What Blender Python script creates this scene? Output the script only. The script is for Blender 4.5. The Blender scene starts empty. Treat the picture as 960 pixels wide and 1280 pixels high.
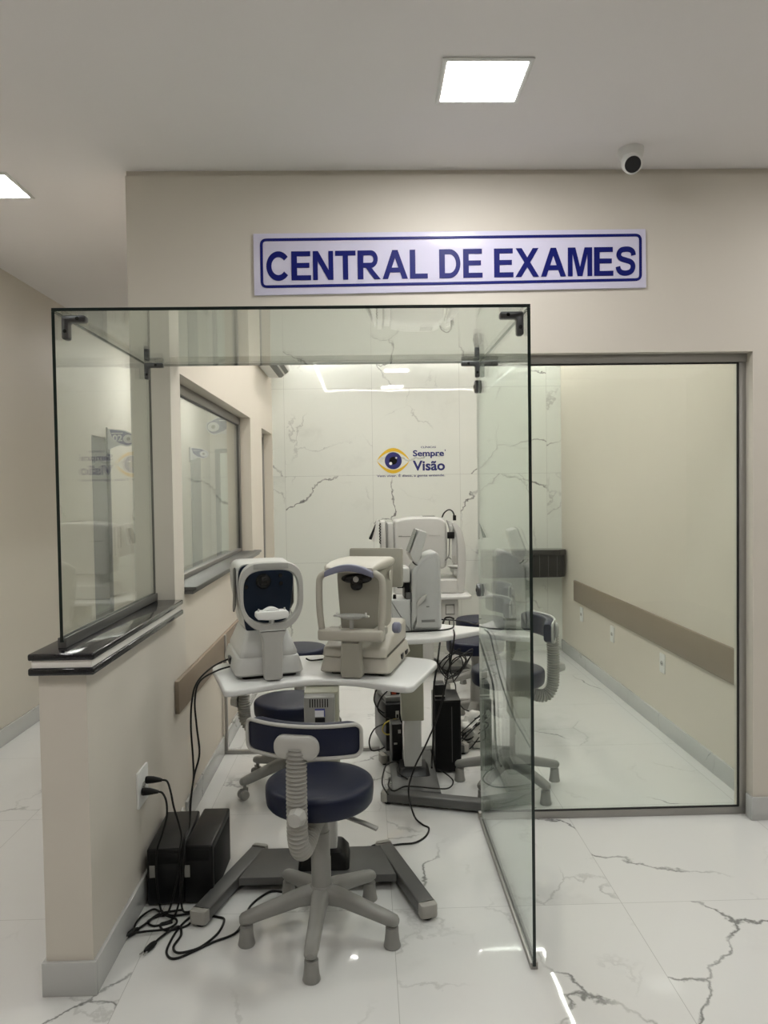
import bpy, bmesh, math, random
from mathutils import Vector, Matrix
R = math.radians
PI = math.pi
random.seed(4)
SC = bpy.context.scene
COL = SC.collection

# ------------------------------------------------------------------ materials
def new_mat(name):
    m = bpy.data.materials.new(name); m.use_nodes = True
    nt = m.node_tree; nt.nodes.clear()
    out = nt.nodes.new('ShaderNodeOutputMaterial')
    return m, nt, out

def nd(nt, t, **k):
    n = nt.nodes.new(t)
    for a, v in k.items(): setattr(n, a, v)
    return n

def math_node(nt, op, a, b=None, c=None, clamp=False):
    n = nd(nt, 'ShaderNodeMath', operation=op); n.use_clamp = clamp
    for i, v in enumerate((a, b, c)):
        if v is None: continue
        if isinstance(v, (int, float)): n.inputs[i].default_value = v
        else: nt.links.new(v, n.inputs[i])
    return n.outputs[0]

def plain(name, col, rough=.5, metal=0., var=.05, scale=30., spec=.5, bump=0., bump_scale=200.):
    m, nt, out = new_mat(name)
    b = nd(nt, 'ShaderNodeBsdfPrincipled')
    b.inputs['Roughness'].default_value = rough; b.inputs['Metallic'].default_value = metal
    b.inputs['Specular IOR Level'].default_value = spec
    tc = nd(nt, 'ShaderNodeTexCoord')
    nz = nd(nt, 'ShaderNodeTexNoise'); nz.inputs['Scale'].default_value = scale; nz.inputs['Detail'].default_value = 3
    nt.links.new(tc.outputs['Object'], nz.inputs['Vector'])
    mx = nd(nt, 'ShaderNodeMixRGB')
    mx.inputs[1].default_value = (*[c*(1-var) for c in col], 1); mx.inputs[2].default_value = (*[min(1, c*(1+var)) for c in col], 1)
    nt.links.new(nz.outputs['Fac'], mx.inputs[0]); nt.links.new(mx.outputs[0], b.inputs['Base Color'])
    if bump:
        n2 = nd(nt, 'ShaderNodeTexNoise'); n2.inputs['Scale'].default_value = bump_scale
        nt.links.new(tc.outputs['Object'], n2.inputs['Vector'])
        bp = nd(nt, 'ShaderNodeBump'); bp.inputs['Strength'].default_value = bump; bp.inputs['Distance'].default_value = .002
        nt.links.new(n2.outputs['Fac'], bp.inputs['Height']); nt.links.new(bp.outputs[0], b.inputs['Normal'])
    nt.links.new(b.outputs[0], out.inputs[0])
    return m

def emit(name, col, s):
    m, nt, out = new_mat(name)
    e = nd(nt, 'ShaderNodeEmission'); e.inputs[0].default_value = (*col, 1); e.inputs[1].default_value = s
    nt.links.new(e.outputs[0], out.inputs[0]); return m

def glass(name, tint):
    m, nt, out = new_mat(name)
    lw = nd(nt, 'ShaderNodeLayerWeight'); lw.inputs[0].default_value = .5
    p = math_node(nt, 'POWER', lw.outputs['Facing'], 5.)
    f = math_node(nt, 'MULTIPLY_ADD', p, .96, .04)
    tr = nd(nt, 'ShaderNodeBsdfTransparent'); tr.inputs[0].default_value = (*tint, 1)
    gl = nd(nt, 'ShaderNodeBsdfGlossy'); gl.inputs['Roughness'].default_value = 0.; gl.inputs[0].default_value = (.97, .99, .98, 1)
    mx = nd(nt, 'ShaderNodeMixShader')
    nt.links.new(f, mx.inputs[0]); nt.links.new(tr.outputs[0], mx.inputs[1]); nt.links.new(gl.outputs[0], mx.inputs[2])
    nt.links.new(mx.outputs[0], out.inputs[0]); return m

def marble(name, axes, tile, anchor, base=(.80, .80, .765), rough=.04, grout=True, vein=1., seed=0., scale=1., vmask=.46):
    """Polished white porcelain with thin dark veins, a fresh pattern in every tile."""
    m, nt, out = new_mat(name)
    L = nt.links.new
    tc = nd(nt, 'ShaderNodeTexCoord'); sp = nd(nt, 'ShaderNodeSeparateXYZ'); L(tc.outputs['Object'], sp.inputs[0])
    ch = dict(X=sp.outputs[0], Y=sp.outputs[1], Z=sp.outputs[2])
    def axis(a):
        if len(a) == 2: return math_node(nt, 'ADD', ch[a[0]], ch[a[1]])
        return ch[a]
    u, v = axis(axes[0]), axis(axes[1])
    tu = math_node(nt, 'DIVIDE', math_node(nt, 'SUBTRACT', u, anchor[0]), tile[0])
    tv = math_node(nt, 'DIVIDE', math_node(nt, 'SUBTRACT', v, anchor[1]), tile[1])
    fu, fv = math_node(nt, 'FLOOR', tu), math_node(nt, 'FLOOR', tv)
    cid = nd(nt, 'ShaderNodeCombineXYZ'); L(fu, cid.inputs[0]); L(fv, cid.inputs[1]); cid.inputs[2].default_value = seed
    wn = nd(nt, 'ShaderNodeTexWhiteNoise', noise_dimensions='3D'); L(cid.outputs[0], wn.inputs['Vector'])
    off = nd(nt, 'ShaderNodeVectorMath', operation='SCALE'); L(wn.outputs['Color'], off.inputs[0]); off.inputs['Scale'].default_value = 40.
    uv = nd(nt, 'ShaderNodeCombineXYZ'); L(u, uv.inputs[0]); L(v, uv.inputs[1])
    p = nd(nt, 'ShaderNodeVectorMath', operation='ADD'); L(uv.outputs[0], p.inputs[0]); L(off.outputs[0], p.inputs[1])
    def noise(sc, det=4., rgh=.55, vec=None):
        n = nd(nt, 'ShaderNodeTexNoise'); n.inputs['Scale'].default_value = sc*scale; n.inputs['Detail'].default_value = det
        n.inputs['Roughness'].default_value = rgh; L(vec or p.outputs[0], n.inputs['Vector']); return n
    def warp(amount, sc, det):
        n = noise(sc, det, .6)
        s = nd(nt, 'ShaderNodeVectorMath', operation='SUBTRACT'); L(n.outputs['Color'], s.inputs[0]); s.inputs[1].default_value = (.5, .5, .5)
        k = nd(nt, 'ShaderNodeVectorMath', operation='SCALE'); L(s.outputs[0], k.inputs[0]); k.inputs['Scale'].default_value = amount
        a = nd(nt, 'ShaderNodeVectorMath', operation='ADD'); L(p.outputs[0], a.inputs[0]); L(k.outputs[0], a.inputs[1]); return a.outputs[0]
    def rng(x, a, b, c, d):
        r = nd(nt, 'ShaderNodeMapRange', interpolation_type='SMOOTHSTEP')
        for i, w in zip(('From Min', 'From Max', 'To Min', 'To Max'), (a, b, c, d)): r.inputs[i].default_value = w
        L(x, r.inputs['Value']); return r.outputs[0]
    def veins(sc, wp, width, lo, hi, msc):
        vo = nd(nt, 'ShaderNodeTexVoronoi', feature='DISTANCE_TO_EDGE'); vo.inputs['Scale'].default_value = sc*scale
        L(wp, vo.inputs['Vector'])
        line = rng(vo.outputs['Distance'], 0., width, 1., 0.)
        return math_node(nt, 'MULTIPLY', line, rng(noise(msc, 2.).outputs['Fac'], lo, hi, 0., 1.))
    v1 = veins(1.15, warp(.55, 1.7, 7.), .0085, vmask, vmask+.13, 1.6)
    v1 = math_node(nt, 'MULTIPLY', v1, rng(noise(7., 3.).outputs['Fac'], .32, .56, .35, 1.))
    v2 = veins(2.3, warp(.5, 2.6, 7.), .015, .50, .66, 2.2)
    smoky = rng(noise(2.2, 6., .6, warp(.6, 1.5, 5.)).outputs['Fac'], .56, .78, 0., 1.)
    m1 = nd(nt, 'ShaderNodeMixRGB'); m1.inputs[1].default_value = (*base, 1); m1.inputs[2].default_value = (*[c*.72 for c in base], 1)
    L(math_node(nt, 'MULTIPLY', smoky, .55), m1.inputs[0])
    m2 = nd(nt, 'ShaderNodeMixRGB'); m2.inputs[2].default_value = (.30, .30, .29, 1); L(m1.outputs[0], m2.inputs[1])
    L(math_node(nt, 'MULTIPLY', v2, .38*vein), m2.inputs[0])
    m3 = nd(nt, 'ShaderNodeMixRGB'); m3.inputs[2].default_value = (.17, .17, .165, 1); L(m2.outputs[0], m3.inputs[1])
    L(math_node(nt, 'MULTIPLY', v1, .8*vein), m3.inputs[0])
    col = m3.outputs[0]
    if grout:
        def edge(t, f, size):
            fr = math_node(nt, 'SUBTRACT', t, f)
            d = math_node(nt, 'MINIMUM', fr, math_node(nt, 'SUBTRACT', 1., fr))
            return math_node(nt, 'LESS_THAN', d, .0011/size)
        g = math_node(nt, 'MAXIMUM', edge(tu, fu, tile[0]), edge(tv, fv, tile[1]))
        m4 = nd(nt, 'ShaderNodeMixRGB'); m4.inputs[2].default_value = (.40, .40, .385, 1); L(col, m4.inputs[1])
        L(math_node(nt, 'MULTIPLY', g, .8), m4.inputs[0]); col = m4.outputs[0]
    b = nd(nt, 'ShaderNodeBsdfPrincipled'); b.inputs['Roughness'].default_value = rough
    b.inputs['IOR'].default_value = 1.52
    L(col, b.inputs['Base Color'])
    wv = nd(nt, 'ShaderNodeTexNoise'); wv.inputs['Scale'].default_value = 4.5; wv.inputs['Detail'].default_value = 1.
    L(tc.outputs['Object'], wv.inputs['Vector'])
    bp = nd(nt, 'ShaderNodeBump'); bp.inputs['Strength'].default_value = .035; bp.inputs['Distance'].default_value = .02
    L(wv.outputs['Fac'], bp.inputs['Height']); L(bp.outputs[0], b.inputs['Normal'])
    L(b.outputs[0], out.inputs[0]); return m

M = dict(
    paint=plain('wall_paint', (.62, .582, .515), .55, var=.015, scale=2.5, bump=.03, bump_scale=120),
    room_paint=plain('room_paint', (.645, .595, .515), .55, var=.015, scale=2.5, bump=.03, bump_scale=120),
    ceil=plain('ceiling_paint', (.80, .775, .775), .8, var=.01, scale=1.5),
    rail=plain('rail_laminate', (.245, .195, .145), .45, var=.04),
    floor=marble('floor_marble', ('X', 'Y'), (.843, .843), (.075, 2.70), (.67, .67, .655), .03, seed=3., scale=.72, vein=1.15),
    wmarble=marble('wall_marble', ('X', 'Z'), (.813, .808), (.07, .053), (.745, .765, .715), .03, seed=7., scale=.72, vmask=.43, vein=1.3),
    base=marble('baseboard_marble', ('XY', 'Z'), (.84, 5.), (.31, -1.), (.50, .505, .495), .1, seed=11.),
    granite=plain('black_granite', (.012, .012, .014), .08, var=.5, scale=160),
    stone=plain('white_stone', (.80, .78, .74), .25, var=.04),
    alu=plain('aluminium', (.36, .35, .33), .42, metal=.55, var=.03),
    alum=plain('mid_aluminium', (.20, .19, .175), .4, metal=.4, var=.03),
    alud=plain('dark_aluminium', (.13, .13, .125), .4, metal=.5, var=.03),
    gasket=plain('black_gasket', (.008, .008, .008), .5),
    glass=glass('clear_glass', (.955, .982, .965)),
    gedge=plain('glass_edge', (.004, .013, .011), .12, var=.1),
    silicone=plain('clear_silicone', (.55, .58, .53), .3),
    brk=plain('bracket_metal', (.11, .11, .115), .32, metal=.75, var=.1),
    navy=plain('navy_leatherette', (.0055, .0085, .027), .40, var=.12, scale=60, spec=.3, bump=.12, bump_scale=420),
    gplas=plain('grey_plastic', (.25, .247, .232), .42, var=.04),
    lplas=plain('light_grey_plastic', (.42, .415, .39), .4, var=.03),
    hose=plain('ribbed_grey_rubber', (.31, .304, .278), .5, var=.04),
    frame=plain('dark_grey_steel', (.105, .105, .102), .42, metal=.2, var=.05),
    cap=plain('cap_plastic', (.34, .33, .30), .5, var=.08),
    ttop=plain('white_laminate', (.66, .66, .65), .28, var=.02),
    colm=plain('column_beige', (.34, .335, .265), .4, var=.03),
    coll=plain('column_white', (.55, .55, .53), .4, var=.03),
    dwhite=plain('device_white', (.53, .53, .51), .32, var=.02),
    dgrey=plain('device_light_grey', (.48, .485, .475), .35, var=.02),
    dbeige=plain('device_beige', (.46, .435, .375), .38, var=.02),
    dbeige2=plain('device_beige_dark', (.34, .325, .275), .4, var=.02),
    dblue=plain('device_dark_blue', (.003, .009, .022), .3, var=.2, spec=.3),
    dviolet=plain('device_grey_violet', (.17, .175, .245), .4, var=.05),
    label=plain('grey_label', (.30, .30, .28), .5, var=.05),
    black=plain('black_plastic', (.005, .005, .0055), .35, var=.2, spec=.3),
    blackm=plain('black_matt', (.006, .006, .0065), .6, var=.2, spec=.25),
    lens=plain('black_lens', (.003, .003, .004), .06),
    cable=plain('black_cable', (.005, .005, .005), .45, spec=.3),
    yellow=plain('yellow_cable', (.42, .33, .03), .45),
    orange=plain('orange_red_plastic', (.45, .06, .02), .45),
    steel=plain('steel', (.5, .5, .5), .3, metal=.9),
    white=plain('white_plastic', (.74, .74, .72), .35, var=.02),
    sign=plain('lilac_acrylic', (.66, .64, .80), .2, var=.01, spec=.3),
    signw=plain('sign_white', (.70, .70, .74), .3, var=.01),
    blue=plain('sign_blue', (.005, .009, .135), .4, var=.03, spec=.2),
    lblue=plain('logo_blue', (.012, .016, .14), .4, var=.03),
    sblue=plain('door_sign_blue', (.055, .065, .24), .35, var=.03),
    lyellow=plain('logo_yellow', (.72, .46, .02), .4, var=.02),
    grey=plain('mid_grey', (.2, .2, .19), .5),
    bag=plain('white_film', (.62, .62, .58), .4, var=.06),
    door=plain('white_door', (.68, .70, .62), .4, var=.02),
    panel=emit('led_panel', (1., .98, .955), 56.), roompanel=emit('room_led_panel', (1., .985, .935), 42.),
    led=emit('led_strip', (1., .98, .92), 32.),
    lcd=plain('lcd_screen', (.07, .08, .08), .15),
)

# ------------------------------------------------------------------ mesh helpers
def BM(): return bmesh.new()

def add_box(bm, lo, hi, bev=0., seg=2, mat=None):
    r = bmesh.ops.create_cube(bm, size=1.)
    vs = r['verts']
    c = [(a+b)/2 for a, b in zip(lo, hi)]; s = [abs(b-a) for a, b in zip(lo, hi)]
    for v in vs: v.co = Vector([v.co[i]*s[i]+c[i] for i in range(3)])
    if bev:
        es = list({e for v in vs for e in v.link_edges})
        rr = bmesh.ops.bevel(bm, geom=es, offset=min(bev, min(s)*.49), segments=seg, profile=.5, affect='EDGES')
        vs = [v for v in rr['verts']]
    if mat:
        done = set()
        for v in vs:
            if v not in done: v.co = mat @ v.co; done.add(v)
    return vs

def add_prism(bm, pts, lo, hi, axis='Y', bev=0., seg=2, mat=None):
    """Extrude a closed 2-D outline. axis Y: pts are (x,z); axis Z: (x,y); axis X: (y,z)."""
    def P(p, t):
        if axis == 'Y': return Vector((p[0], t, p[1]))
        if axis == 'Z': return Vector((p[0], p[1], t))
        return Vector((t, p[0], p[1]))
    a = [bm.verts.new(P(p, lo)) for p in pts]; b = [bm.verts.new(P(p, hi)) for p in pts]
    n = len(pts)
    fa = bm.faces.new(a); fb = bm.faces.new(b[::-1])
    fs = [fa, fb] + [bm.faces.new((a[i], b[i], b[(i+1) % n], a[(i+1) % n])) for i in range(n)]
    bmesh.ops.recalc_face_normals(bm, faces=fs)
    vs = a+b
    if bev:
        es = list(fa.edges)+list(fb.edges)
        rr = bmesh.ops.bevel(bm, geom=es, offset=bev, segments=seg, profile=.5, affect='EDGES')
        vs = list(set(rr['verts']) | {v for v in a+b if v.is_valid})
    if mat:
        for v in vs: v.co = mat @ v.co
    return vs

def add_loft(bm, loops, cap=True):
    rows = [[bm.verts.new(Vector(p)) for p in l] for l in loops]
    n = len(rows[0]); fs = []
    for r0, r1 in zip(rows, rows[1:]):
        for i in range(n): fs.append(bm.faces.new((r0[i], r0[(i+1) % n], r1[(i+1) % n], r1[i])))
    if cap: fs += [bm.faces.new(rows[0][::-1]), bm.faces.new(rows[-1])]
    bmesh.ops.recalc_face_normals(bm, faces=fs)
    return rows

def rrect(cx, cy, hx, hy, r, n=5):
    """rounded rectangle outline (counter-clockwise)"""
    r = min(r, hx*.999, hy*.999); o = []
    for sx, sy, a0 in ((1, 1, 0), (-1, 1, 90), (-1, -1, 180), (1, -1, 270)):
        for k in range(n+1):
            a = R(a0+90*k/n); o.append((cx+sx*(hx-r)+r*math.cos(a), cy+sy*(hy-r)+r*math.sin(a)))
    return o

def roundpoly(pts, rad, n=5):
    """round the corners of a polygon; rad is one number or one per corner"""
    o = []; m = len(pts)
    for i in range(m):
        p = Vector(pts[i]); a = Vector(pts[i-1])-p; b = Vector(pts[(i+1) % m])-p
        r = rad[i] if isinstance(rad, (list, tuple)) else rad
        r = min(r, a.length*.45, b.length*.45)
        if r <= 1e-5: o.append(tuple(p)); continue
        pa, pb = p+a.normalized()*r, p+b.normalized()*r
        for k in range(n+1):
            t = k/n; q = pa*(1-t)**2+p*2*t*(1-t)+pb*t*t; o.append(tuple(q))
    return o

def smooth_path(pts, sub=6):
    P = [Vector(p) for p in pts]; o = []
    for i in range(len(P)-1):
        p0, p1, p2, p3 = P[max(i-1, 0)], P[i], P[i+1], P[min(i+2, len(P)-1)]
        for k in range(sub):
            t = k/sub
            o.append(.5*((2*p1)+(-p0+p2)*t+(2*p0-5*p1+4*p2-p3)*t*t+(-p0+3*p1-3*p2+p3)*t**3))
    o.append(P[-1]); return o

def add_tube(bm, path, rad, n=10, cap=True, closed=False, flat=None):
    """sweep a circle (or a flat ellipse: flat=(a,b) with b along the up-ish normal) along a path"""
    P = [Vector(p) for p in path]; m = len(P); rows = []; up = None
    for i in range(m):
        if closed: t = (P[(i+1) % m]-P[i-1]).normalized()
        else: t = (P[min(i+1, m-1)]-P[max(i-1, 0)]).normalized()
        if up is None:
            up = Vector((0, 0, 1)) if abs(t.z) < .9 else Vector((0, 1, 0))
        s = t.cross(up); s.normalize(); up = s.cross(t); up.normalize()
        r = rad[i] if isinstance(rad, (list, tuple)) else rad
        ra, rb = (flat if flat else (r, r))
        rows.append([P[i]+s*ra*math.cos(2*PI*k/n)+up*rb*math.sin(2*PI*k/n) for k in range(n)])
    if closed: rows.append(rows[0])
    add_loft(bm, rows, cap and not closed)
    if closed: bmesh.ops.remove_doubles(bm, verts=bm.verts, dist=1e-6)

def add_lathe(bm, prof, n=32, c=(0, 0, 0), mat=None):
    """spin (r,z) points about Z"""
    rows = []
    for r, z in prof:
        rows.append([Vector((c[0]+max(r, 1e-4)*math.cos(2*PI*k/n), c[1]+max(r, 1e-4)*math.sin(2*PI*k/n), c[2]+z)) for k in range(n)])
    if mat: rows = [[mat @ p for p in r] for r in rows]
    add_loft(bm, rows)

def add_disc(bm, c, r, t, axis='Y', n=28, bev=.15):
    """a short cylinder with eased rim, centred at c"""
    e = t*bev
    prof = [(r-e, -t/2), (r, -t/2+e), (r, t/2-e), (r-e, t/2)]
    mt = {'Y': Matrix.Rotation(R(90), 4, 'X'), 'X': Matrix.Rotation(R(90), 4, 'Y'), 'Z': Matrix.Identity(4)}[axis]
    add_lathe(bm, prof, n, mat=Matrix.Translation(Vector(c)) @ mt)

def add_ring(bm, outer, inner, y0, y1, e=.004):
    """a frame between two outlines in XZ, with eased edges"""
    n = len(outer); oc = [Vector((p[0], p[1])) for p in outer]; ic = [Vector((p[0], p[1])) for p in inner]
    def mix(a, b, t): return a+(b-a)*t
    loops = []
    for k, y in ((.0, y0+e), (.12, y0), (.88, y0), (1., y0+e), (1., y1-e), (.88, y1), (.12, y1), (0., y1-e)):
        loops.append([Vector((mix(oc[i], ic[i], k).x, y, mix(oc[i], ic[i], k).y)) for i in range(n)])
    loops.append(loops[0])
    add_loft(bm, loops, False)
    bmesh.ops.remove_doubles(bm, verts=bm.verts, dist=1e-6)

def obj(name, bm, mat, parent=None, ang=38, label=None):
    me = bpy.data.meshes.new(name)
    bmesh.ops.recalc_face_normals(bm, faces=bm.faces)
    bm.to_mesh(me); bm.free()
    for f in me.polygons: f.use_smooth = True
    me.set_sharp_from_angle(angle=R(ang))
    o = bpy.data.objects.new(name, me); COL.objects.link(o)
    for mm in (mat if isinstance(mat, (list, tuple)) else [mat]): me.materials.append(mm)
    if parent: o.parent = parent
    if label: o['label'] = label
    return o

def thing(name, label, cat, loc=(0, 0, 0), rot=0., group=None):
    o = bpy.data.objects.new(name, None); COL.objects.link(o)
    o.empty_display_size = .1
    o.location = loc; o.rotation_euler = (0, 0, rot)
    o['label'] = label; o['category'] = cat
    if group: o['group'] = group
    return o

def tag(o, label, cat, group=None, kind=None):
    o['label'] = label; o['category'] = cat
    if group: o['group'] = group
    if kind: o['kind'] = kind
    return o

def struct(name, bm, mat, label=None, parent=None):
    o = obj(name, bm, mat, parent)
    o['kind'] = 'structure'
    if label: o['label'] = label
    return o

def boxes(*lst, bev=0.):
    bm = BM()
    for lo, hi in lst: add_box(bm, lo, hi, bev)
    return bm

def text_mesh(bm, s, x0, x1, z0, z1, y, depth=.002, bold=0., fit=True):
    """letters standing on a wall that faces -Y, filling x0..x1, z0..z1"""
    cu = bpy.data.curves.new('t', 'FONT'); cu.body = s; cu.size = 1.; cu.offset = bold; cu.resolution_u = 4
    o = bpy.data.objects.new('t', cu); COL.objects.link(o)
    dg = bpy.context.evaluated_depsgraph_get(); me = bpy.data.meshes.new_from_object(o.evaluated_get(dg))
    t = bmesh.new(); t.from_mesh(me)
    bpy.data.objects.remove(o); bpy.data.curves.remove(cu); bpy.data.meshes.remove(me)
    xs = [v.co.x for v in t.verts]; ys = [v.co.y for v in t.verts]
    a, b, c, d = min(xs), max(xs), min(ys), max(ys)
    mp = {}
    for v in t.verts:
        X = x0+(v.co.x-a)/(b-a)*(x1-x0); Z = z0+(v.co.y-c)/(d-c)*(z1-z0)
        mp[v] = (bm.verts.new((X, y-depth, Z)), bm.verts.new((X, y, Z)))
    for f in t.faces:
        try: bm.faces.new([mp[v][0] for v in f.verts])
        except ValueError: pass
    for e in t.edges:
        if len(e.link_faces) == 1:
            p, q = e.verts
            try: bm.faces.new((mp[p][0], mp[q][0], mp[q][1], mp[p][1]))
            except ValueError: pass
    t.free()

def ribbon(path, w):
    P = [Vector(p) for p in path]; L_, R_ = [], []
    for i in range(len(P)):
        t = (P[min(i+1, len(P)-1)]-P[max(i-1, 0)]).normalized(); n = Vector((-t.y, t.x))*w/2
        L_.append(P[i]+n); R_.append(P[i]-n)
    return [tuple(p) for p in L_+R_[::-1]]

def glyph(c, s=.222):
    """heavy sans capital of height 1: list of outlines and its width"""
    h = s/2; arc = lambda cx, cy, rx, ry, a0, a1, n=22: [(cx+rx*math.cos(R(a0+(a1-a0)*k/n)), cy+ry*math.sin(R(a0+(a1-a0)*k/n))) for k in range(n+1)]
    if c == 'C': return [ribbon(arc(.47, .5, .375, .41, 38, 322, 30), s*.9)], .90
    if c == 'E': return [[(0, 0), (.77, 0), (.77, .17), (s, .17), (s, .43), (.71, .43), (.71, .60), (s, .60), (s, .83), (.75, .83), (.75, 1), (0, 1)]], .77
    if c == 'N': return [[(0, 0), (.185, 0), (.185, .66), (.60, 0), (.80, 0), (.80, 1), (.615, 1), (.615, .34), (.205, 1), (0, 1)]], .80
    if c == 'T': return [[(.3, 0), (.505, 0), (.505, .83), (.805, .83), (.805, 1), (0, 1), (0, .83), (.3, .83)]], .805
    if c == 'L': return [[(0, 0), (.71, 0), (.71, .17), (s, .17), (s, 1), (0, 1)]], .71
    if c == 'A': return [[(0, 0), (.215, 0), (.605, 1), (.39, 1)], [(1., 0), (.78, 0), (.39, 1), (.605, 1)], [(.25, .225), (.75, .225), (.70, .39), (.30, .39)]], 1.
    if c == 'D': return [ribbon([(.1, .085), (.40, .085)]+arc(.40, .5, .355, .415, -85, 85)+[(.40, .915), (.1, .915)], .175), [(0, 0), (s, 0), (s, 1), (0, 1)]], .87
    if c == 'R': return [[(0, 0), (s, 0), (s, 1), (0, 1)], ribbon([(.1, .915), (.50, .915)]+arc(.52, .70, .19, .215, 85, -85, 16)+[(.50, .485), (.1, .485)], .17), [(.31, .42), (.52, .42), (.90, 0), (.65, 0)]], .90
    if c == 'X': return [[(0, 0), (.235, 0), (.93, 1), (.695, 1)], [(.94, 0), (.705, 0), (.02, 1), (.255, 1)]], .94
    if c == 'M': return [[(0, 0), (.185, 0), (.185, .79), (.385, 0), (.58, 0), (.785, .79), (.785, 0), (.97, 0), (.97, 1), (.67, 1), (.485, .32), (.30, 1), (0, 1)]], .97
    if c == 'S': return [ribbon([tuple(p)[:2] for p in smooth_path([(.735, .70, 0), (.70, .83, 0), (.58, .905, 0), (.41, .917, 0), (.24, .885, 0), (.150, .775, 0), (.155, .665, 0), (.25, .585, 0), (.42, .535, 0), (.61, .475, 0), (.70, .38, 0), (.70, .245, 0), (.61, .13, 0), (.42, .083, 0), (.24, .11, 0), (.14, .20, 0), (.105, .315, 0)], 4)], .185)], .80
    return [], .30

def block_letters(bm, s, x0, x1, z0, z1, y, depth):
    adv = 0.; put = []
    for c in s:
        g, w = glyph(c); put.append((g, adv)); adv += w+.08
    k = (x1-x0)/(adv-.08); h = z1-z0
    for g, a in put:
        for i, pl in enumerate(g): add_prism(bm, [(x0+(a+p[0])*k, z0+p[1]*h) for p in pl], y-depth-.0003*i, y-.00005*i)

def glass_slab(name, lo, hi, parent=None, big=None, pale=None):
    """clear pane whose narrow edges are dark green; big = index of the thin axis"""
    bm = BM(); add_box(bm, lo, hi)
    for f in bm.faces:
        ax = max(range(3), key=lambda i: abs(f.normal[i]))
        f.material_index = 0 if ax == big else 1
        if pale and f.normal.dot(Vector(pale)) > .9: f.material_index = 2
    me = bpy.data.meshes.new(name); bm.to_mesh(me); bm.free()
    me.materials.append(M['glass']); me.materials.append(M['gedge']); me.materials.append(M['silicone'])
    o = bpy.data.objects.new(name, me); COL.objects.link(o)
    if parent: o.parent = parent
    return o

# ------------------------------------------------------------------ the setting
CZ = 2.945            # ceiling height
YF = 3.355            # face of the sign wall
XL, XR, YB = -.855, 1.832, 7.0
struct('floor', boxes(((-2.4, -3.2, -.1), (4.4, 11.2, 0))), M['floor'])
struct('ceiling', boxes(((-2.4, -3.2, CZ), (4.4, 11.2, CZ+.1))), M['ceil'])
struct('ceiling', boxes(((XL, 3.531, 2.85), (XR, YB-.0005, 2.90))), M['ceil'])
CI = 2.85
XO = 1.748            # right edge of the opening
struct('wall_front', boxes(((-1.03, YF+.015, 2.13), (4.25, 3.53, CZ)), ((-1.03, YF, 2.13), (4.25, YF+.015, CZ-.026)),
                           ((XO, YF, 0), (4.25, 3.53, 2.13)), ((-1.03, YF, 0), (XL, 3.53, 2.13))), M['paint'])
struct('wall_partition', boxes(((-.998, 2.285, 0), (XL, YF, .9905))), M['paint'])
struct('wall_left', boxes(((-1.03, 3.53, 0), (XL, 5.66, 1.055)), ((-1.03, 3.53, 2.085), (XL, 5.66, CZ)),
                          ((-1.03, 5.66, 0), (XL, 6.28, CZ)), ((-1.03, 6.28, 2.06), (XL, 6.96, CZ)), ((-1.03, 6.96, 0), (XL, YB, CZ))), M['room_paint'])
struct('wall_right', boxes(((XR, 3.53, 0), (XR+.15, YB+.1, CZ))), M['room_paint'])
struct('wall_back', boxes(((-1.03, YB, 0), (XR, YB+.1, CZ))), M['wmarble'])
struct('wall_corridor', boxes(((-2.35, -3.1, 0), (-2.25, 6.26, CZ)), ((-2.35, 6.26, 2.02), (-2.25, 6.72, CZ)), ((-2.35, 6.72, 0), (-2.25, 11.1, CZ)),
                              ), M['paint'])
struct('wall_end', boxes(((-2.25, 11., 0), (-1.03, 11.1, CZ))), M['paint'])
struct('wall_side', boxes(((-1.03, 7.1, 0), (-.93, 11., CZ))), M['paint'])
struct('wall_rear', boxes(((-2.35, -3.1, 0), (4.25, -3., CZ))), M['paint'])
struct('wall_east', boxes(((4.25, -3.1, 0), (4.35, 3.53, CZ))), M['paint'])

H = .105
struct('baseboard_partition', boxes(((-1.008, 2.272, 0), (XL+.012, 2.2849, H)), ((XL+.0001, 2.2849, 0), (XL+.012, 3.395, H)), ((-1.008, 2.2849, 0), (-.9981, YF, H)), bev=.002), M['base'])
struct('baseboard_left', boxes(((XL+.0001, 3.455, 0), (XL+.012, 6.27, H)), bev=.002), M['base'])
struct('baseboard_right', boxes(((XR-.012, 3.531, 0), (XR-.0001, YB-.001, H)), bev=.002), M['base'])
struct('baseboard_front', boxes(((XO-.012, YF-.012, 0), (4.24, YF-.0001, H)), ((XO-.012, YF-.0001, 0), (XO-.0001, 3.40, H)), bev=.002), M['base'])
struct('baseboard_corridor', boxes(((-2.2499, -3., 0), (-2.235, 6.24, H)), ((-2.2499, 6.74, 0), (-2.235, 11., H)), bev=.002), M['base'])
struct('baseboard_outer', boxes(((-1.045, 3.54, 0), (-1.0301, 6.27, H)), bev=.002), M['base'])

# ledge of the low partition: black slab, pale strip, black slab
bm = boxes(((-1.005, 2.256, 1.0135), (-.827, 3.354, 1.036)))
sill = struct('trim_1', bm, M['stone'], 'pale stone strip between the black slabs of the partition ledge')
bm = BM()
for z0, z1 in ((.991, 1.0135), (1.036, 1.057)):
    add_box(bm, (-1.014, 2.247, z0), (-.818, 3.354, z1), .006, 3)
struct('granite_ledge', bm, M['granite'], 'polished black granite ledge slabs', sill)

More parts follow.
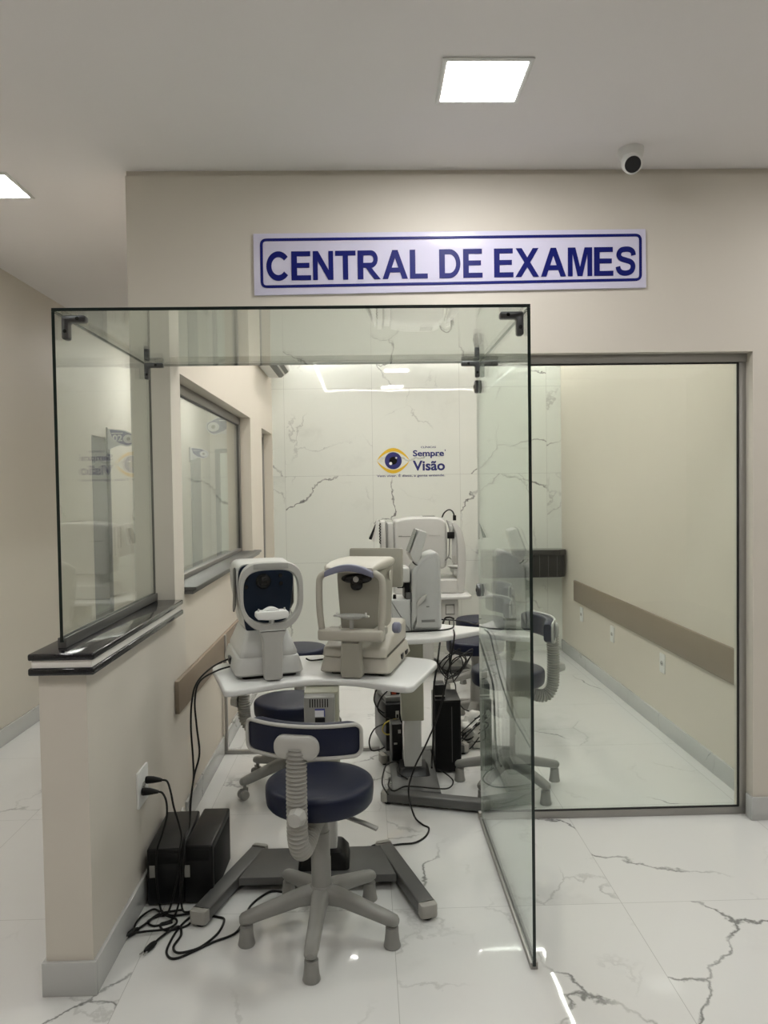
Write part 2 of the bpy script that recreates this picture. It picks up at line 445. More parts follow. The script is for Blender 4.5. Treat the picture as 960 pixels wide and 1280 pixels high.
# window between the room and the corridor
w = struct('window_2', boxes(((-.965, 3.535, 2.03), (-.93, 5.655, 2.084)), ((-.965, 5.61, 1.09), (-.93, 5.655, 2.03)), ((-.965, 3.535, 1.09), (-.93, 5.61, 1.115)), bev=.003), M['alum'], 'grey metal frame of the corridor window')
glass_slab('glass_pane', (-.951, 3.54, 1.10), (-.943, 5.612, 2.04), w, 0)
obj('gasket', boxes(((-.942, 5.603, 1.115), (-.938, 5.6095, 2.03)), ((-.942, 3.54, 2.022), (-.938, 5.603, 2.0295))), M['gasket'], w)
struct('trim_2', boxes(((-1.04, 3.532, 1.0555), (-.812, 5.74, 1.072)), ((-1.04, 3.532, 1.0725), (-.80, 5.75, 1.09)), bev=.005), M['alud'], 'dark polished window sill')

# glass wall to the right of the opening
w = struct('window_1', boxes(((.50, 3.415, .0002), (XO-.0005, 3.445, .034)), ((.50, 3.405, 2.092), (XO-.0005, 3.455, 2.1295)), ((XO-.032, 3.415, .034), (XO-.0005, 3.445, 2.092)), bev=.002), M['alu'], 'grey channel frame of the floor to ceiling glass')
glass_slab('glass_pane', (.52, 3.426, .02), (XO-.03, 3.434, 2.096), w, 1)
obj('gasket', boxes(((.52, 3.418, .0342), (XO-.033, 3.4255, .041)), ((.52, 3.418, 2.085), (XO-.033, 3.4255, 2.0918)), ((XO-.040, 3.418, .041), (XO-.0325, 3.4255, 2.085))), M['gasket'], w)

# channel of a sliding screen across the room and its post at the wall
struct('trim_3', boxes(((XL+.013, 4.37, .0002), (.06, 4.40, .02)), ((XL+.013, 4.37, .02), (XL+.028, 4.40, .70)), bev=.002), M['alu'], 'grey metal floor channel and wall post')

# door at the far end of the left wall
d = struct('door_1', boxes(((-.96, 6.2805, 0), (-.93, 6.31, 2.0595)), ((-.96, 6.93, 0), (-.93, 6.9595, 2.0595)), ((-.96, 6.31, 2.03), (-.93, 6.93, 2.0595))), M['alu'], 'glass door with slim metal frame')
glass_slab('glass_leaf', (-.949, 6.312, .01), (-.941, 6.928, 2.028), d, 0)
obj('door_handle', boxes(((-.93, 6.36, .95), (-.915, 6.375, 1.25)), ((-.941, 6.36, .96), (-.925, 6.375, .975)), ((-.941, 6.36, 1.225), (-.925, 6.375, 1.24)), bev=.003), M['steel'], d)

# corridor doors
d = struct('door_2', boxes(((-2.32, 6.262, .002), (-2.25, 6.29, 2.015)), ((-2.32, 6.70, .002), (-2.25, 6.718, 2.015))), M['grey'], 'narrow dark doorway in the corridor wall under the 02 sign')
obj('dark_panel', boxes(((-2.305, 6.29, .01), (-2.28, 6.70, 2.01))), M['grey'], d)
d = struct('door_3', boxes(((-2.1, 10.96, .002), (-1.35, 10.995, 2.1)), bev=.003), M['door'], 'white door at the corridor end')
obj('door_frame', boxes(((-2.17, 10.95, .002), (-2.105, 10.998, 2.16)), ((-1.345, 10.95, .002), (-1.28, 10.998, 2.16)), ((-2.105, 10.95, 2.105), (-1.345, 10.998, 2.16))), M['grey'], d)
h = BM(); add_tube(h, [(-1.43, 10.955, 1.0), (-1.43, 10.92, 1.0), (-1.53, 10.92, 1.0)], .01, 8); obj('door_handle', h, M['steel'], d)
d = struct('door_4', boxes(((-2.249, 9.75, .002), (-2.235, 10.3, 2.0)), bev=.003), M['grey'], 'grey doorway far along the corridor')

# ------------------------------------------------------------------ glass box around the entrance
GX0, GX1, GY0, GY1, GZ = -.944, .513, 2.331, 3.3545, 2.094
t = thing('glass_canopy', 'horizontal glass lid over the entrance, under the big blue sign', 'glass panel', (0, 0, 0), group=None)
glass_slab('pane', (GX0-.005, GY0, GZ-.005), (GX1+.005, GY1, GZ+.005), t, 2)
t = thing('glass_screen', 'upright glass pane standing on the black ledge of the low partition', 'glass panel')
glass_slab('pane', (GX0-.005, GY0, 1.075), (GX0+.005, GY1, GZ-.006), t, 0)
obj('channel', boxes(((GX0-.013, GY0+.002, 1.0572), (GX0-.0052, GY1, 1.088)), ((GX0+.0052, GY0+.002, 1.0572), (GX0+.013, GY1, 1.088)), ((GX0-.0052, GY0+.002, 1.0572), (GX0+.0052, GY1, 1.074)), bev=.001), M['alud'], t)
t = thing('glass_screen', 'tall glass pane standing on the floor, right side of the entrance', 'glass panel')
glass_slab('pane', (GX1-.005, GY0, .012), (GX1+.005, 3.405, GZ-.006), t, 0, (0, 1, 0))
obj('channel', boxes(((GX1-.012, GY0+.004, .0003), (GX1-.0052, 3.405, .022)), ((GX1+.0052, GY0+.004, .0003), (GX1+.012, 3.405, .022)), ((GX1-.0052, GY0+.004, .0003), (GX1+.0052, 3.405, .011)), bev=.001), M['alu'], t)

def bracket(x, y, sx, label, cross=False):
    t = thing('glass_bracket', label, 'bracket', (x, y, GZ), 0, 'grey glass connectors')
    bm = BM(); z = -.0055
    if not cross:
        add_prism(bm, roundpoly([(0, z-.0005), (0, z-.075), (sx*.022, z-.075), (sx*.022, z-.022), (sx*.075, z-.022), (sx*.075, z-.0005)], .008), -.014, .014, 'Y', .003)
    else:
        add_prism(bm, roundpoly([(0, z-.0005), (0, z-.07), (sx*.02, z-.07), (sx*.02, z-.02), (sx*.08, z-.02), (sx*.08, z-.0005)], .007), -.012, .012, 'Y', .003)
    obj('clamp', bm, M['brk'], t)
    bm = BM(); add_disc(bm, (sx*.011, -.0155, z-.05), .006, .004, 'Y', 14); obj('screw', bm, M['black'], t)
    bm = BM(); add_disc(bm, (sx*.05, -.0155, z-.011), .006, .004, 'Y', 14); obj('screw', bm, M['black'], t)
    if cross:
        bm = BM(); add_box(bm, (0, -.012, .0105+z), (sx*.02, .012, .0105+z+.05), .004); obj('upper_clamp', bm, M['brk'], t)
bracket(GX0+.0056, GY0+.06, 1, 'grey metal glass connector at the near left corner of the glass lid')
bracket(GX1-.0056, GY0+.06, -1, 'grey metal glass connector at the near right corner of the glass lid')
bracket(GX0+.0056, GY1-.09, 1, 'grey metal glass connector where the lid meets the ledge pane and the wall', True)
bracket(GX1-.0056, GY1-.05, -1, 'grey metal glass connector where the lid meets the tall pane and the wall', True)
def puck(z, label):
    t = thing('glass_clamp', label, 'clamp', (GX1, 3.36, z), 0, 'round clamps on the tall pane')
    for s in (-1, 1):
        bm = BM(); add_lathe(bm, [(.0, 0), (.029, 0), (.03, .003), (.028, .013), (.02, .016), (0, .016)], 24, mat=Matrix.Translation((s*.0055, 0, 0)) @ Matrix.Rotation(R(90*s), 4, 'Y'))
        obj('clamp_disc', bm, M['brk'], t)
    bm = BM(); add_disc(bm, (-.0228, 0, 0), .008, .003, 'X', 14); obj('screw', bm, M['black'], t)
puck(1.985, 'round grey glass clamp just below the lid on the tall pane')
puck(1.075, 'round grey glass clamp at mid height on the tall pane')

# ------------------------------------------------------------------ signs
t = thing('wall_sign', 'long lilac acrylic sign with blue CENTRAL DE EXAMES lettering above the entrance', 'sign', (0, 0, 0))
bm = BM(); add_prism(bm, roundpoly([(-.476, 2.394), (1.262, 2.414), (1.260, 2.672), (-.476, 2.662)], .004), YF-.012, YF-.0005, 'Y', .0015)
obj('backing_plate', bm, M['sign'], t)
bm = BM(); o_ = roundpoly([(-.447, 2.424), (1.242, 2.443), (1.242, 2.651), (-.447, 2.640)], .03, 6)
def inset(p, d):
    n = len(p); o = []
    for i in range(n):
        a, b = Vector(p[i-1]), Vector(p[(i+1) % n]); tt = (b-a).normalized(); o.append(tuple(Vector(p[i])+Vector((-tt.y, tt.x))*d))
    return o
add_ring(bm, o_, inset(o_, .012), YF-.0145, YF-.0121, .0003); obj('border', bm, M['blue'], t)
bm = BM(); block_letters(bm, 'CENTRAL DE EXAMES', -.420, 1.212, 2.462, 2.588, YF-.0121, .0025)
for v in bm.verts: v.co.z += (v.co.x-.4)*.007
obj('lettering', bm, M['blue'], t)

t = thing('wall_logo', 'eye logo with blue Sempre Visão lettering on the marble back wall', 'logo', (0, 0, 0))
y = YB-.0005
cx, cz = .261, 1.802
def lens_band(bm, up):
    n = 20; outer = []; inner = []
    for k in range(n+1):
        a = k/n; x = cx-.152+.304*a
        s = math.sin(PI*a)
        outer.append((x, cz+up*(.118*s**.75)-up*.004*0)); inner.append((cx-.152+.304*a, cz+up*(.086*s**.9)))
    add_prism(bm, outer+inner[-2:0:-1], y-.003, y)
bm = BM(); lens_band(bm, 1); lens_band(bm, -1); obj('eyelids', bm, M['lyellow'], t)
bm = BM(); add_disc(bm, (cx, y-.002, cz), .079, .004, 'Y', 40); obj('iris', bm, M['lblue'], t)
bm = BM(); add_disc(bm, (cx, y-.0047, cz), .036, .0012, 'Y', 32); obj('pupil', bm, M['lens'], t)
bm = BM(); add_disc(bm, (cx-.024, y-.0058, cz-.026), .014, .001, 'Y', 20); obj('highlight', bm, M['white'], t)
bm = BM(); add_disc(bm, (cx+.028, y-.0058, cz+.026), .009, .001, 'Y', 16); obj('highlight', bm, M['white'], t)
bm = BM()
text_mesh(bm, 'CLÍNICAS', .52, .66, 1.915, 1.937, y, .002, .012); obj('heading', bm, M['lblue'], t); bm = BM()
text_mesh(bm, 'Sempre', .445, .735, 1.822, 1.897, y, .002, .027)
text_mesh(bm, "'", .742, .75, 1.885, 1.90, y, .002, .02); obj('lettering', bm, M['lblue'], t); bm = BM()
text_mesh(bm, 'Visão', .442, .742, 1.706, 1.80, y, .002, .028)
obj('lettering', bm, M['lblue'], t)
bm = BM(); text_mesh(bm, 'Vem viver. É disso, a gente entende.', .106, .742, 1.645, 1.678, y, .002, .012); obj('tagline', bm, M['lblue'], t)

def blade_sign(x, y, z, sx, label, text, w=.245, h=.2):
    t = thing('door_sign', label, 'sign', (x, y, z), 0, 'blade signs along the corridor')
    s = sx
    bm = BM(); add_box(bm, (0, -.01, -h*.55), (s*.012, .01, h*.55), .002); obj('mount', bm, M['alud'], t)
    # white plate: broad at the wall, eye shaped point outward
    pl = [(s*.012, h*.5), (s*w*.62, h*.42), (s*w*.98, h*.2), (s*w, h*.02), (s*w*.9, -h*.2), (s*w*.72, -h*.3), (s*w*.45, -h*.22), (s*.012, -h*.42)]
    bm = BM(); add_prism(bm, roundpoly(pl, .015), -.004, .004, 'Y', .001); obj('plate', bm, M['signw'], t)
    pb = [(s*.03, h*.46), (s*w*.62, h*.38), (s*w*.93, h*.18), (s*w*.95, h*.02), (s*w*.86, -h*.18), (s*w*.70, -h*.24), (s*w*.4, -h*.12), (s*w*.2, h*.1)]
    bm = BM(); add_prism(bm, roundpoly(pb, .012), -.0055, -.0041, 'Y'); obj('blue_field', bm, M['sblue'], t)
    ex, ez = s*w*.74, h*.04
    bm = BM(); add_prism(bm, [(ex+.047*math.cos(2*PI*k/28), ez+.038*math.sin(2*PI*k/28)) for k in range(28)], -.0066, -.0056, 'Y'); obj('eye_white', bm, M['signw'], t)
    bm = BM(); add_disc(bm, (ex, -.0073, ez), .016, .0012, 'Y', 20); obj('iris', bm, M['grey'], t)
    bm = BM()
    a, b = sorted((s*w*.22, s*w*.52))
    add_box(bm, (min(s*w*.18, s*w*.55), -.0066, h*.27), (max(s*w*.18, s*w*.55), -.0056, h*.31))
    if text: text_mesh(bm, text, a-.002, b+.004, -h*.06, h*.23, -.0056, .001, .03)
    obj('lettering', bm, M['signw'], t)
blade_sign(-2.249, 6.62, 2.0, 1, 'blue and white eye-shaped blade sign reading 02 over the corridor door', '02', .26, .2)
blade_sign(-2.249, 9.7, 2.02, 1, 'small blue eye-shaped blade sign farther down the corridor', '', .25, .18)
blade_sign(-1.0305, 6.1, 2.05, -1, 'blue eye-shaped blade sign on the near corridor side, eye pointing left', '', .25, .2)

# ------------------------------------------------------------------ rails, outlets
t = tag(obj('wall_rail', boxes(((XR-.018, 3.56, .535), (XR-.0005, 6.55, .715)), bev=.003), M['rail']), 'long brown laminate bumper rail on the beige right wall', 'bumper rail', 'bumper rails')
t = tag(obj('wall_rail', boxes(((XL+.0005, 3.31, .555), (XL+.02, 5.3, .70)), bev=.003), M['rail']), 'brown laminate bumper rail along the left partition behind the desk', 'bumper rail', 'bumper rails')

def outlet(loc, rot, label, w=.075, h=.12):
    t = thing('wall_outlet', label, 'outlet', loc, rot, 'white wall outlets')
    bm = BM(); add_prism(bm, rrect(0, 0, w/2, h/2, .006, 3), -.009, -.0003, 'Y', .002); obj('plate', bm, M['white'], t)
    bm = BM(); add_prism(bm, [(p[0], p[1]) for p in roundpoly([(-.022, 0), (-.013, -.014), (.013, -.014), (.022, 0), (.013, .014), (-.013, .014)], .004)], -.011, -.0091, 'Y'); obj('socket', bm, M['lplas'], t)
    bm = BM()
    for dx in (-.01, 0, .01): add_disc(bm, (dx, -.0113, 0 if dx else -.003), .0028, .0008, 'Y', 10)
    obj('pin_holes', bm, M['black'], t)
    return t
outlet((XR, 4.60, .43), R(-90), 'white wall outlet nearest the window on the right wall, below the rail')
outlet((XR, 5.55, .43), R(-90), 'middle white wall outlet below the right wall rail')
outlet((XR, 6.35, .445), R(-90), 'farthest white wall outlet, below the far end of the right rail')
outlet((XL, 2.80, .44), R(90), 'white outlet with two black plugs on the low partition', .125, .135)
outlet((XL, 5.0, .25), R(90), 'small outlet low on the left wall behind the screen post', .075, .075)
for (dy, dz, lab) in ((-.027, -.012, 'front black plug in the partition outlet, lower of the two'), (.024, .012, 'rear black plug in the partition outlet, upper of the two')):
    t = thing('power_plug', lab, 'plug', (XL+.0092, 2.80+dy, .44+dz), 0, 'plugs in the partition outlet')
    bm = BM(); add_tube(bm, [(.0022, 0, 0), (.008, 0, 0), (.03, 0, 0), (.05, 0, -.001), (.062, 0, -.002)], [.013, .0145, .013, .009, .006], 12); obj('plug_body', bm, M['cable'], t)

# ------------------------------------------------------------------ ceiling lights and camera
def ceiling_light(x, y, label, sx=.305, sy=.29, z=None):
    t = thing('ceiling_light', label, 'ceiling light', (x, y, z or CZ), 0, 'square ceiling panel lights')
    o_ = rrect(0, 0, sx/2, sy/2, .004, 2); i_ = rrect(0, 0, sx/2-.018, sy/2-.018, .003, 2)
    bm = BM(); add_ring(bm, o_, i_, -.008, -.0003, .002)
    bmesh.ops.rotate(bm, verts=bm.verts, cent=(0, 0, 0), matrix=Matrix.Rotation(R(90), 3, 'X'))
    for v in bm.verts: v.co.z = -abs(v.co.z)
    obj('light_frame', bm, M['white'], t)
    bm = BM(); add_box(bm, (-sx/2+.0185, -sy/2+.0185, -.006), (sx/2-.0185, sy/2-.0185, -.0025)); obj('diffuser', bm, M['panel'] if not z else M['roompanel'], t)
ceiling_light(.427, 2.642, 'square white ceiling light above and before the blue sign')
ceiling_light(-1.705, 3.515, 'square white ceiling light over the left corridor', sx=.31)
ceiling_light(.36, 4.38, 'square ceiling light inside the exam room near the glass wall', z=CI)
ceiling_light(.36, 5.67, 'square ceiling light inside the exam room near the logo wall', z=CI)
ceiling_light(-1.64, 7.2, 'added unseen square ceiling light farther along the corridor')  # out of view, added to light the corridor
ceiling_light(-1.64, 9.6, 'added unseen square ceiling light at the far end of the corridor')  # another unseen panel, added for light at the corridor end
ceiling_light(2.6, 2.64, 'added unseen square ceiling light in the waiting hall to the right of the sign')  # beyond the frame, added to light the hall from the right
ceiling_light(-1.705, .6, 'added unseen square ceiling light in the waiting hall, corridor side')  # unseen lamp added for hall light on the corridor side
ceiling_light(.43, .3, 'added unseen square ceiling light in the waiting hall above the viewer')  # overhead and out of view, added to light the hall
ceiling_light(2.6, .3, 'added unseen square ceiling light in the waiting hall, far right')  # added outside the view for more hall light
t = thing('linear_light', 'rectangle of thin LED strip in the exam room ceiling', 'strip light', (0, 0, CI))
lx0, lx1, ly0, ly1 = -.52, 1.64, 4.02, 6.97
for lo, hi in (((lx0, ly0), (lx1, ly0+.022)), ((lx0, ly1-.022), (lx1, ly1)), ((lx0, ly0+.022), (lx0+.022, ly1-.022)), ((lx1-.022, ly0+.022), (lx1, ly1-.022))):
    obj('light_strip', boxes(((lo[0], lo[1], -.005), (hi[0], hi[1], -.0005))), M['led'], t)

t = thing('security_camera', 'white dome security camera on the ceiling by the sign wall', 'camera', (1.135, 3.17, CZ))
bm = BM(); add_lathe(bm, [(0, 0), (.043, 0), (.043, -.014), (.04, -.03), (.034, -.045), (0, -.045)], 28); obj('camera_base', bm, M['white'], t)
bm = BM(); add_lathe(bm, [(0.0001, .036), (.018, .031), (.030, .018), (.034, 0), (.034, -.03), (.031, -.036), (.028, -.038), (0.0001, -.038)], 26, mat=Matrix.Translation((-.006, -.012, -.052)) @ Matrix.Rotation(R(-58), 4, 'X') @ Matrix.Rotation(R(6), 4, 'Y')); obj('camera_ball', bm, M['white'], t)
bm = BM(); add_lathe(bm, [(0, 0), (.0275, 0), (.0265, -.003), (0.0001, -.004)], 26, mat=Matrix.Translation((-.006, -.012, -.052)) @ Matrix.Rotation(R(-58), 4, 'X') @ Matrix.Rotation(R(6), 4, 'Y') @ Matrix.Translation((0, 0, -.038))); obj('lens', bm, M['lens'], t)
t.scale = (1.2, 1.2, 1.2)

t = thing('air_conditioner', 'white split air conditioner high on the left wall', 'air conditioner', (XL, 6.36, 2.545))
bm = BM(); add_prism(bm, roundpoly([(.0005, 0), (.12, .0), (.195, .06), (.205, .14), (.19, .25), (.0005, .26)], .02), -.41, .41, 'Y', .008); obj('housing', bm, M['white'], t)
bm = BM()
add_prism(bm, [(.10, -.002), (.126, -.002), (.146, .018), (.138, .022)], -.37, .37, 'Y'); add_prism(bm, [(.158, .026), (.172, .036), (.186, .048), (.176, .046)], -.37, .37, 'Y')
obj('air_vent', bm, M['black'], t)

# black suspended counter at the back right
t = thing('wall_counter', 'black suspended counter on the back wall in the right corner', 'counter', (1.44, YB, 0))
bm = BM(); add_prism(bm, [(-.40, -.0005), (-.40, -.235), (.32, -.235), (.384, -.17), (.384, -.0005)], .915, .965, 'Z', .004); obj('countertop', bm, M['granite'], t)
bm = BM(); add_prism(bm, [(-.385, -.0005), (-.385, -.215), (.33, -.215), (.372, -.165), (.372, -.0005)], .715, .9145, 'Z', .003)
obj('apron', bm, M['blackm'], t)
bm = BM()
for k in range(9): add_box(bm, (-.35+.08*k, -.2165, .72), (-.347+.08*k, -.2152, .91))  # thin paler upright lines on the apron front
obj('upright_lines', bm, M['alud'], t)

# ------------------------------------------------------------------ chairs
def chair(name, label, x, y, seat_z, rot, foot_phase, casters=False, group='navy examination stools', sub_z=None):
    """back rest stands on the local -Y side; foot_phase is the world angle of one leg"""
    t = thing(name, label, 'stool', (x, y, 0), rot, group)
    zt = seat_z
    bm = BM(); add_lathe(bm, [(0, zt-.078), (.165, zt-.078), (.177, zt-.075), (.183, zt-.067), (.186, zt-.04), (.186, zt-.014), (.183, zt-.006), (.176, zt-.001), (.15, zt+.001), (.07, zt+.002), (0, zt+.002)], 48); obj('seat', bm, M['navy'], t)
    bm = BM(); add_box(bm, (-.085, -.10, zt-.094), (.085, .10, zt-.0785), .006)
    add_lathe(bm, [(0, zt-.15), (.024, zt-.15), (.028, zt-.135), (.034, zt-.092), (0, zt-.092)], 20); obj('seat_plate', bm, M['gplas'], t)
    bm = BM(); zc = .15
    add_lathe(bm, [(0, zc), (.034, zc), (.034, min(.262, zt-.2)), (.0325, min(.264, zt-.198)), (.031, min(.355, zt-.12)), (.028, min(.357, zt-.118)), (.0245, zt-.14), (0, zt-.14)], 24); obj('gas_column', bm, M['gplas'], t)
    bm = BM(); add_lathe(bm, [(0, .098), (.03, .1), (.046, .112), (.05, .135), (.044, .158), (.036, .17), (0, .17)], 28); obj('hub', bm, M['gplas'], t)
    for k in range(5):
        a = foot_phase-rot+k*2*PI/5
        Mx = Matrix.Rotation(a, 4, 'Z')
        bm = BM()
        secs = []
        for r, zc_, hw, hh in ((.03, .137, .030, .030), (.08, .133, .026, .027), (.16, .114, .024, .024), (.245, .094, .023, .021), (.274, .089, .021, .017), (.282, .088, .012, .010)):
            secs.append([Mx @ Vector((r, p[0], p[1])) for p in rrect(0, zc_, hw, hh, .016, 3)])
        add_loft(bm, secs); leg = obj('leg', bm, M['gplas'], t)
        ftm = Mx @ Matrix.Translation((.259, 0, 0))
        bm = BM()
        if not casters:
            add_lathe(bm, [(0, .0), (.027, .0), (.029, .004), (.0255, .02), (.0225, .05), (.022, .066), (.012, .068), (.012, .074), (0, .074)], 22, mat=ftm); obj('foot', bm, M['gplas'], leg)
        else:
            for s in (-1, 1):
                add_lathe(bm, [(0, -.010), (.02, -.010), (.0245, -.006), (.0255, 0), (.0245, .006), (.02, .010), (0, .010)], 22, mat=ftm @ Matrix.Translation((.008, s*.0145, .0257)) @ Matrix.Rotation(R(90), 4, 'X'))
            add_box(bm, (-.018, -.0035, .03), (.024, .0035, .058), .003, mat=ftm)
            add_lathe(bm, [(0, .05), (.009, .05), (.009, .074), (0, .074)], 12, mat=ftm); obj('caster', bm, M['gplas'], leg)
    # ribbed hose that carries the back rest
    p = smooth_path([(0, -.045, zt-.118), (0, -.10, zt-.125), (0, -.155, zt-.150), (0, -.205, zt-.150), (0, -.237, zt-.105), (0, -.243, zt-.03), (0, -.243, zt+.08), (0, -.238, zt+.165), (0, -.236, zt+.185)], 10)
    # arc-length resample with ribs
    L_ = [0.]
    for a, b in zip(p, p[1:]): L_.append(L_[-1]+(b-a).length)
    n = int(L_[-1]/.0032); q = []; rr = []
    for i in range(n+1):
        s = L_[-1]*i/n; j = max(k for k in range(len(L_)) if L_[k] <= s+1e-9); j = min(j, len(p)-2)
        f = (s-L_[j])/max(1e-9, L_[j+1]-L_[j]); q.append(p[j].lerp(p[j+1], f)); rr.append((.0335, .0335, .0285, .0272)[i % 4])
    bm = BM(); add_tube(bm, q, rr, 20); hs = obj('backrest_hose', bm, M['hose'], t)
    bm = BM(); add_lathe(bm, [(0, 0), (.03, 0), (.03, .01), (.026, .02), (.022, .034), (0, .036)], 8, mat=Matrix.Translation((.012, -.243-.028, zt-.012)) @ Matrix.Rotation(R(90), 4, 'X')); obj('knob', bm, M['lplas'], t)
    # curved back rest: arc about a point in front
    zb, hb, rad = zt+.205, .054, .30
    cy = -.205+rad
    span = R(37)
    def arc_pt(a, r): return (r*math.sin(a), cy-r*math.cos(a))
    n = 22; secs = []
    for i in range(n+1):
        a = -span+2*span*i/n; e = 1 if 1 < i < n-1 else (.93 if i in (1, n-1) else .78)
        sec = []
        for u, z in rrect(0, zb, .024*e, hb*e, .016*e, 4):
            X, Y = arc_pt(a, rad+u); sec.append(Vector((X, Y, z)))
        secs.append(sec)
    bm = BM(); add_loft(bm, secs); obj('backrest', bm, M['navy'], t)
    pts = []
    lim = span*.985; hz = hb*.93; rc = .025
    def ap(s, z):   # s: arc length
        X, Y = arc_pt(s/(rad+.020), rad+.0245); return Vector((X, Y, z))
    sl = lim*(rad+.020)
    for (u, z) in rrect(0, 0, sl, hz, rc, 5): pts.append((u, z))
    dense = []
    for i in range(len(pts)):
        a, b = Vector(pts[i]), Vector(pts[(i+1) % len(pts)]); m_ = max(1, int((b-a).length/.02))
        for k in range(m_): dense.append(a.lerp(b, k/m_))
    bm = BM(); add_tube(bm, [ap(d.x, zb+d.y) for d in dense], .0062, 8, closed=True); obj('backrest_trim', bm, M['lplas'], t)
    secs = []
    for yy, k in ((-.222, .9), (-.232, 1.), (-.247, .97), (-.254, .8), (-.256, .5)):
        secs.append([Vector((p_[0], yy, p_[1])) for p_ in rrect(0, zb-.012, .074*k, .038*k, .034*k, 6)])
    bm = BM(); add_loft(bm, secs); obj('back_bracket', bm, M['lplas'], t)
    bm = BM(); add_prism(bm, roundpoly([(.06, .015), (.165, -.005), (.215, -.022), (.213, -.046), (.16, -.028), (.06, -.005)], .004), zt-.112, zt-.104, 'Z', .002, mat=Matrix.Translation((0, 0, zt-.1)) @ Matrix.Rotation(R(9), 4, 'Y') @ Matrix.Translation((0, 0, .1-zt))); obj('height_lever', bm, M['gplas'], t)
    return t
chair('exam_stool', 'navy stool with grey back hose and fixed feet in the front centre', -.174, 2.575, .535, R(-13.5), R(-94))
chair('exam_stool', 'navy stool seen through the tall pane, its back rest beside the pane edge', .712, 3.80, .615, R(97), R(-58))
chair('exam_stool', 'navy stool tucked behind the white slit-lamp desk, half covered by the tall pane', .69, 4.80, .565, R(100), R(-40))
chair('exam_stool', 'navy stool of which only a seat corner shows past the far desk', .85, 5.62, .555, R(95), R(-30))
chair('exam_stool', 'navy stool on casters whose seat shows under the front desk, beside its column', -.405, 3.86, .462, R(-95), R(212), True)
chair('exam_stool', 'navy stool on casters whose seat shows between the two front eye testers', -.46, 4.98, .50, R(-92), R(196), True)

# ------------------------------------------------------------------ tables
def table(label, x, y, rot, top_z, poly, rads, cx=0., vents=True):
    t = thing('instrument_table', label, 'table', (x, y, 0), rot, 'white motorised instrument tables')
    bm = BM(); add_prism(bm, roundpoly(poly, rads, 6), top_z-.027, top_z, 'Z', .008, 3); obj('tabletop', bm, M['ttop'], t)
    bm = BM(); add_prism(bm, [(-.30+cx, -.12), (.30+cx, -.12), (.245+cx, .115), (-.245+cx, .115)], .03, .062, 'Z', .005); obj('base_plate', bm, M['frame'], t)
    for s in (-1, 1):
        a, b = Vector((s*.262+cx, .135)), Vector((s*.400+cx, -.31)); d_ = (b-a).normalized(); nrm = Vector((-d_.y, d_.x))*.032
        bm = BM()
        add_prism(bm, [tuple(a+nrm), tuple(b+nrm), tuple(b-nrm), tuple(a-nrm)], .014, .060, 'Z', .008, 3); leg = obj('base_leg', bm, M['frame'], t)
        for q, dd in ((a, -1), (b, 1)):
            e = q+d_*dd*.001; bm = BM(); f_ = d_*dd*.034
            add_prism(bm, roundpoly([tuple(e+nrm), tuple(e+f_+nrm), tuple(e+f_-nrm), tuple(e-nrm)], [.001, .028, .028, .001], 5), .012, .0605, 'Z', .006, 2); obj('end_cap', bm, M['cap'], leg)
            bm = BM(); add_lathe(bm, [(0, 0), (.02, 0), (.02, .0115), (0, .0115)], 16, c=(e.x, e.y, 0)); obj('glide', bm, M['black'], leg)
    bh = .13 if vents else .098
    bm = BM(); add_loft(bm, [[Vector((p[0], p[1]+.0, z)) for p in rrect(0, .0, hx, hy, .02, 3)] for z, hx, hy in ((.0625, .10, .085), (bh-.03, .095, .08), (bh-.005, .075, .07), (bh, .06, .05))]); obj('column_boot', bm, M['black'], t)
    zm = .40 if top_z < .8 else .34
    bm = BM(); add_prism(bm, rrect(0, 0, .052, .045, .008, 3), bh+.0005, zm+.02, 'Z'); obj('lower_column', bm, M['coll'], t)
    bm = BM(); add_prism(bm, rrect(0, 0, .066, .058, .008, 3), zm, top_z-.028, 'Z', .003); obj('upper_column', bm, M['colm'], t)
    if vents:
        bm = BM(); add_prism(bm, rrect(-.004, 0, .058, .03, .008, 3), top_z-.24, top_z-.032, 'Z', .004)
        for v in bm.verts: v.co.y -= .090
        bx = obj('control_box', bm, M['gplas'], t)
        bm = BM()
        for k in range(8): add_box(bm, (-.040+k*.0095, -.1212, top_z-.070), (-.036+k*.0095, -.1201, top_z-.038))
        obj('vent_slots', bm, M['black'], bx)
        bm = BM(); add_box(bm, (-.02, -.1215, top_z-.106), (.018, -.1201, top_z-.082)); obj('sticker', bm, M['signw'], bx)
        bm = BM(); add_box(bm, (-.02, -.1217, top_z-.0815), (.018, -.1201, top_z-.075)); add_box(bm, (.014, -.1219, top_z-.106), (.0185, -.1201, top_z-.082)); obj('sticker_edge', bm, M['sblue'], bx)
        bm = BM(); add_box(bm, (-.02, -.1225, top_z-.137), (.018, -.1201, top_z-.109), .001); obj('switch', bm, M['black'], bx)
    return t
TOP1 = [(-.36, -.125), (-.30, -.10), (-.15, -.005), (-.06, .025), (.06, .025), (.15, -.005), (.26, -.085), (.35, -.125), (.505, .33), (.30, .44), (.0, .49), (-.30, .44), (-.505, .33)]
RAD1 = [.06, .05, .1, .08, .08, .1, .05, .06, .09, .1, .1, .1, .09]
table('front white desk with curved edge carrying two eye testers, beside the partition', -.185, 2.955, 0, .78, TOP1, RAD1, -.02)
TOP2 = [(-.34, -.09), (-.13, -.37), (-.09, -.39), (-.02, -.26), (.05, -.16), (.33, -.02), (.36, .30), (-.38, .30)]
table('white desk carrying the slit lamp, its grey column standing beside black boxes', .225, 3.90, R(90), .82, TOP2, [.1, .05, .03, .06, .1, .1, .06, .06], 0., False)
TOP3 = [(-.50, -.33), (.34, -.33), (.34, .32), (-.50, .32)]
